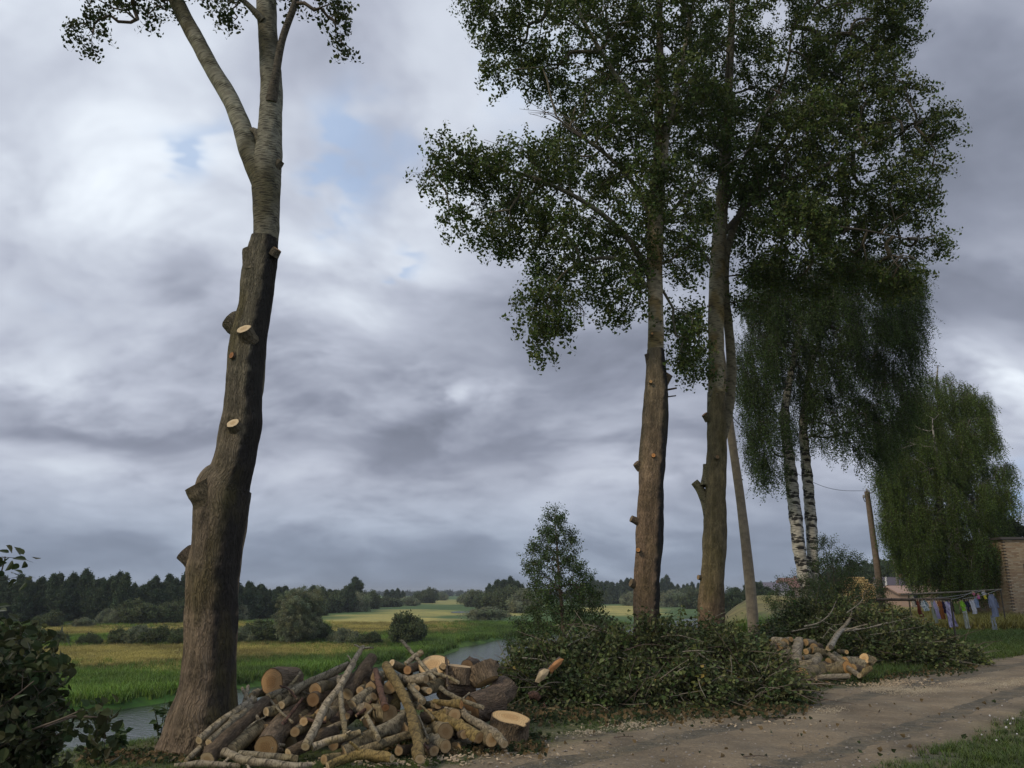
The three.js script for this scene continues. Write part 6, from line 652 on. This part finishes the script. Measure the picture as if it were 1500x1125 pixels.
{ const r = rng(1001), list = [], far = []; const vary = (v) => [v * r.r(.85, 1.2), v, v * r.r(.75, 1.1)];
  for (let i = 0; i < 60000; i++) { const a = r.r(-.66, .72), d = 6.2 + 22 * Math.pow(r(), 1.6), x = Math.tan(a) * d, z = -d, td = trackD(x, z) - trackHalf(x, z), s = bankS(x, z); if (td < -.12 || s > 1.4) continue; const n = fbm(x * .7, z * .7, 31, 3), left = poly(TRACK, x, z) > 0; const near = left ? smoothstep(td, -.1, .4) : smoothstep(td, -.1, .25); if (r() > near * (left ? .8 + n * 1.6 : .95 + n)) continue; if (left && x > -3.2 && x < .8 && z > -10.2 && z < -8.3 && r() < .7) continue; const v = r.r(.7, 1.25); list.push(blade(V(x, height(x, z), z), r, r.r(.5, 1.1) * (left ? .62 : 1.0) * (1 + (d > 16 ? .5 : 0)), vary(v))); }
  tag(spreadTop(list, TUFTS, 'grass'), null); 
  function spreadTop(l, geos, name) { geos.forEach((g, i) => { const m = inst(name, g, M.grass, l.filter((_, j) => j % geos.length === i)); tag(m, ['short green grass growing on the verges of the dirt track', 'rough grass tufts scattered over the bank top', 'grass blades edging the track and woodpiles'][i], 'grass'); }); return new THREE.Object3D(); }
  const lawn = []; for (let i = 0; i < 26000; i++) { const a = r.r(.36, .74), d = r.r(15, 52), x = Math.tan(a) * d, z = -d, td = trackD(x, z) - trackHalf(x, z), s = bankS(x, z); if (td < .15 || s > .5) continue; const n = fbm(x * .2, z * .2, 33, 3), v = r.r(.75, 1.2), hay = d > 31 && n > -.12 && r() < .75; lawn.push(blade(V(x, height(x, z), z), r, hay ? r.r(3.5, 7) : r.r(1.1, 2.2), hay ? [v * 2.3, v * 1.35, v * 1.5] : vary(v))); }
  tag(inst('lawn_grass', TUFTS[0], M.grass, lawn), 'green lawn and dry weeds under and behind the laundry', 'grass');
  const weeds = []; for (let i = 0; i < 2600; i++) { const p = at(r.r(1040, 1150), 900, r.r(24, 40)); const s = bankS(p.x, p.z); if (s < -1 || s > 9) continue; weeds.push(blade(V(p.x, height(p.x, p.z), p.z), r, r.r(.9, 1.6), vary(r.r(.55, .95)))); }
  for (let i = 0; i < 5200; i++) { const t = 6 + r() * 20, k = r.r(-3, 12), bx = -5 + t * .62, bz = -8 - t * .86, x = bx - .8 * k, z = bz - .55 * k; const s = bankS(x, z); if (s < 1.2 || s > 8) continue; weeds.push(blade(V(x, height(x, z), z), r, r.r(.2, .5) * (s < 3 ? .5 : 1), vary(r.r(.5, 1)))); }
  tag(inst('bank_weeds', REEDS[0], M.grass, weeds), 'tall green weeds on the slope below the bank edge', 'weeds');
  // long meadow grass: reeds by the river, hay farther in
  const green = [], hay = []; for (let i = 0; i < 90000; i++) { const a = r.r(-.64, .30), d = 38 + 125 * Math.pow(r(), 1.25), x = Math.tan(a) * d, z = -d, s = bankS(x, z); if (s < 10) continue; const rd = riverD(x, z); if (rd < 10.2) continue; if (poly(RIVER, x, z) < 0 && d < 90) continue; const dry = dryness(x, z) * smoothstep(rd, 13, 20), w = smoothstep(fbm(x * .11, z * .16, 41, 3), -.3, .35), v = lerp(.58, 1.2, w) * r.r(.8, 1.15), edge = .85 + .4 * (1 - smoothstep(rd, 10, 16)); const e = blade(V(x, height(x, z), z), r, r.r(.55, 1) * edge * (1 + d / 260), vary(v), .2); if (r() < dry) { e.c = [v * 1.05, v, v * .95]; hay.push(e); } else green.push(e); }
  tag(inst('reeds', REEDS[1], M.grass, green), 'tall green grass and reeds of the river meadow', 'reeds'); tag(inst('hay_grass', HAY[0], M.grass, hay), 'dry hay coloured grass patches of the meadow', 'grass');
  // chips, fallen leaves, stones
  const chipG = (() => { const m = new MB(); m.box(V(0, 0, 0), .03, .006, .012, [.56, .49, .37], qEuler(.1, .2, .1)); return m.geo(); })(), chips = [];
  for (const [cx, cz, a, b] of dustSpots()) for (let i = 0; i < 1500 * a * b * 5; i++) { const u = r.g() * a * .9, w = r.g() * b * 1.5, x = cx + u * .715 + w * .7, z = cz - u * .7 + w * .715, v = r.r(.7, 1.15); chips.push({ p: V(x, height(x, z) + .026, z), q: qEuler(r.g() * .4, r.r(0, 6.3), r.g() * .4), s: r.r(.2, .8), c: [v * .8, v * .8, v * .78] }); }
  for (const [px, py, n, sx, sz] of [[865, 1042, 500, .35, .2], [690, 1100, 300, .8, .3], [600, 1118, 260, .9, .2], [1280, 1000, 500, .8, .5], [980, 1060, 120, 1.6, .5]]) { const c = onPlane(px, py, 0); for (let i = 0; i < n; i++) { const x = c.x + r.g() * sx, z = c.z + r.g() * sz, v = r.r(.6, 1.1); chips.push({ p: V(x, height(x, z) + .028, z), q: qEuler(r.g() * .5, r.r(0, 6.3), r.g() * .5), s: r.r(.4, 1.7), c: [v, v * .93, v * .85] }); } }
  tag(inst('sawdust', chipG, M.sawdust, chips), 'pale sawdust and chips strewn in patches along the track', 'sawdust');
  const stone = new THREE.IcosahedronGeometry(.5, 1); stone.scale(1, .55, .8); stone.setAttribute('color', new THREE.Float32BufferAttribute(new Array(stone.attributes.position.count * 3).fill(1), 3)); const stones = []; for (let i = 0; i < 9000; i++) { const d = 7.4 + 18 * Math.pow(r(), 1.7), a = r.r(-.12, .75), x = Math.tan(a) * d, z = -d; if (trackD(x, z) > trackHalf(x, z) + .1) continue; const v = r.r(.14, .36); stones.push({ p: V(x, height(x, z) + .02, z), q: qEuler(r.g() * .3, r.r(0, 6), r.g() * .3), s: .008 + .026 * Math.pow(r(), 4), c: [v, v * .93, v * .84] }); }
  tag(inst('gravel', stone, M.sawdust, stones), 'small loose stones pressed into the dirt track', 'gravel');
  const litter = []; const lg = (() => { const m = new MB(); leaf(m, V(0, 0, 0), V(0, .15, 1), .075, .06, 1.57, [1, 1, 1], .4); return m.geo(); })(); const drop = (x, z, s, dry) => { const v = r.r(.6, 1.3); litter.push({ p: V(x, height(x, z) + .035, z), q: qEuler(r.g() * .7, r.r(0, 6.3), r.g() * .7), s, c: dry ? [.20 * v, .145 * v, .07 * v] : [.05 * v, .075 * v, .028 * v] }); };
  for (let i = 0; i < 5200; i++) { const px = r.r(740, 1180), c = onPlane(px, 1040 + r.g() * 16 - (px - 900) * .03, 0); drop(c.x, c.z, r.r(.5, 1.2), r() < .45); } for (let i = 0; i < 1500; i++) { const px = r.r(560, 800), c = onPlane(px, 1096 + r.g() * 14, 0); drop(c.x, c.z, r.r(.4, 1), r() < .5); } for (let i = 0; i < 130; i++) { const px = r.r(800, 1480), c = onPlane(px, r.r(990, 1124), 0); drop(c.x, c.z, r.r(.4, 1), r() < .6); } for (let i = 0; i < 1600; i++) { const px = r.r(1160, 1430), c = onPlane(px, 1004 - (px - 1160) * .1 + r.g() * 8, 0); drop(c.x, c.z, r.r(.5, 1.1), r() < .3); } for (let i = 0; i < 900; i++) { const c = onPlane(r.r(120, 300), 1112 + r.g() * 8, 0); drop(c.x, c.z, r.r(.4, 1), r() < .5); }
  tag(inst('fallen_leaves', lg, M.leaf, litter), 'fallen green and brown leaves around the brush heaps', 'leaves');
  // clover heads and a dropped sprig
  const fl = new THREE.IcosahedronGeometry(.010, 1); fl.setAttribute('color', new THREE.Float32BufferAttribute(new Array(fl.attributes.position.count * 3).fill(.62), 3)); const heads = []; for (const [px, py] of [[1478, 1068], [1482, 1074], [1476, 1080], [1486, 1066], [1470, 1047], [1440, 1090], [1462, 1100], [1492, 1090], [1452, 1062]]) { const p = onTrackOrBank(px, py); heads.push({ p: V(p.x, p.y + .1, p.z), q: qEuler(0, 0, 0), s: r.r(.7, 1.3) }); } tag(inst('clover_flowers', fl, M.plain, heads), 'white clover heads in the grass at the lower right corner', 'flowers');
  const sprig = (label, px, py, n, sc) => { const p = onTrackOrBank(px, py), t = thing('fallen_sprig', label, 'sprig', p), mb = new MB(), rr = rng(px); tube(mb, [V(-.25 * sc, .03, 0), V(0, .045, .02), V(.25 * sc, .03, -.03)], [.006, .005, .003], { segs: 5, col: () => [.12, .09, .07] }); mesh('stem', mb.geo(), M.twig, t); const lv = new MB(); for (let i = 0; i < n; i++) leaf(lv, V(rr.r(-.25, .25) * sc, .04, rr.g() * .02), V(rr.g(), .25, rr.g()).normalize(), .07 * sc, .05 * sc, rr.r(-1.5, 1.5), [.035, .045, .02], .4); mesh('leaves', lv.geo(), M.leaf, t); };
  sprig('dark dropped sprig lying across the middle of the track', 1146, 1057, 10, 1); sprig('small dropped leafy sprig near the bottom of the track', 1108, 1114, 7, .5); sprig('small dark sprig at the left of the track', 914, 1086, 6, .45); sprig('tiny sprig beside the left edge of the track', 868, 1092, 6, .4);
  // young sprouts at the foot of the bare trunk and on the bank edge
  const sprout = (label, px, py, D, h, n, seed) => { const b = at(px, py, D), o = V(b.x, height(b.x, b.z), b.z), t = thing('sprout', label, 'plant', o), rr = rng(seed), mb = new MB(); for (let i = 0; i < n; i++) { const e = V(rr.g() * h * .45, h * rr.r(.6, 1), rr.g() * h * .3); tube(mb, [V(0, -.03, 0), e.clone().multiplyScalar(.5).add(V(0, .05, 0)), e], [.006, .005, .002], { segs: 4, col: () => [.10, .13, .05] }); for (let k = 0; k < 7; k++) { const f = rr.r(.3, 1); leaf(mb, e.clone().multiplyScalar(f), V(rr.g(), rr.g() * .4, rr.g()).normalize(), .085, .065, rr.r(-1, 1), [.075 * rr.r(.8, 1.2), .13, .045], .3, true); } } mesh('leaves', mb.geo(), M.leaf, t); };
  sprout('green sprout growing against the left foot of the bare trunk', 236, 1068, 8.9, .5, 6, 31); sprout('small pale shrublet on the bank edge left of the bare trunk', 170, 1106, 8.6, .32, 9, 32); sprout('low green weed between the near left shrub and the trunk', 150, 1112, 8.2, .2, 6, 33); sprout('yellow-green weed cluster at the left of the leaning pole foot', 1132, 918, 20, .9, 16, 34); }

const renderer = new THREE.WebGLRenderer({ antialias: true });
renderer.setSize(1024, 768); renderer.shadowMap.enabled = true; renderer.shadowMap.type = THREE.PCFSoftShadowMap;
renderer.toneMapping = THREE.LinearToneMapping; renderer.toneMappingExposure = EXPOSURE;
renderer.render(scene, camera);
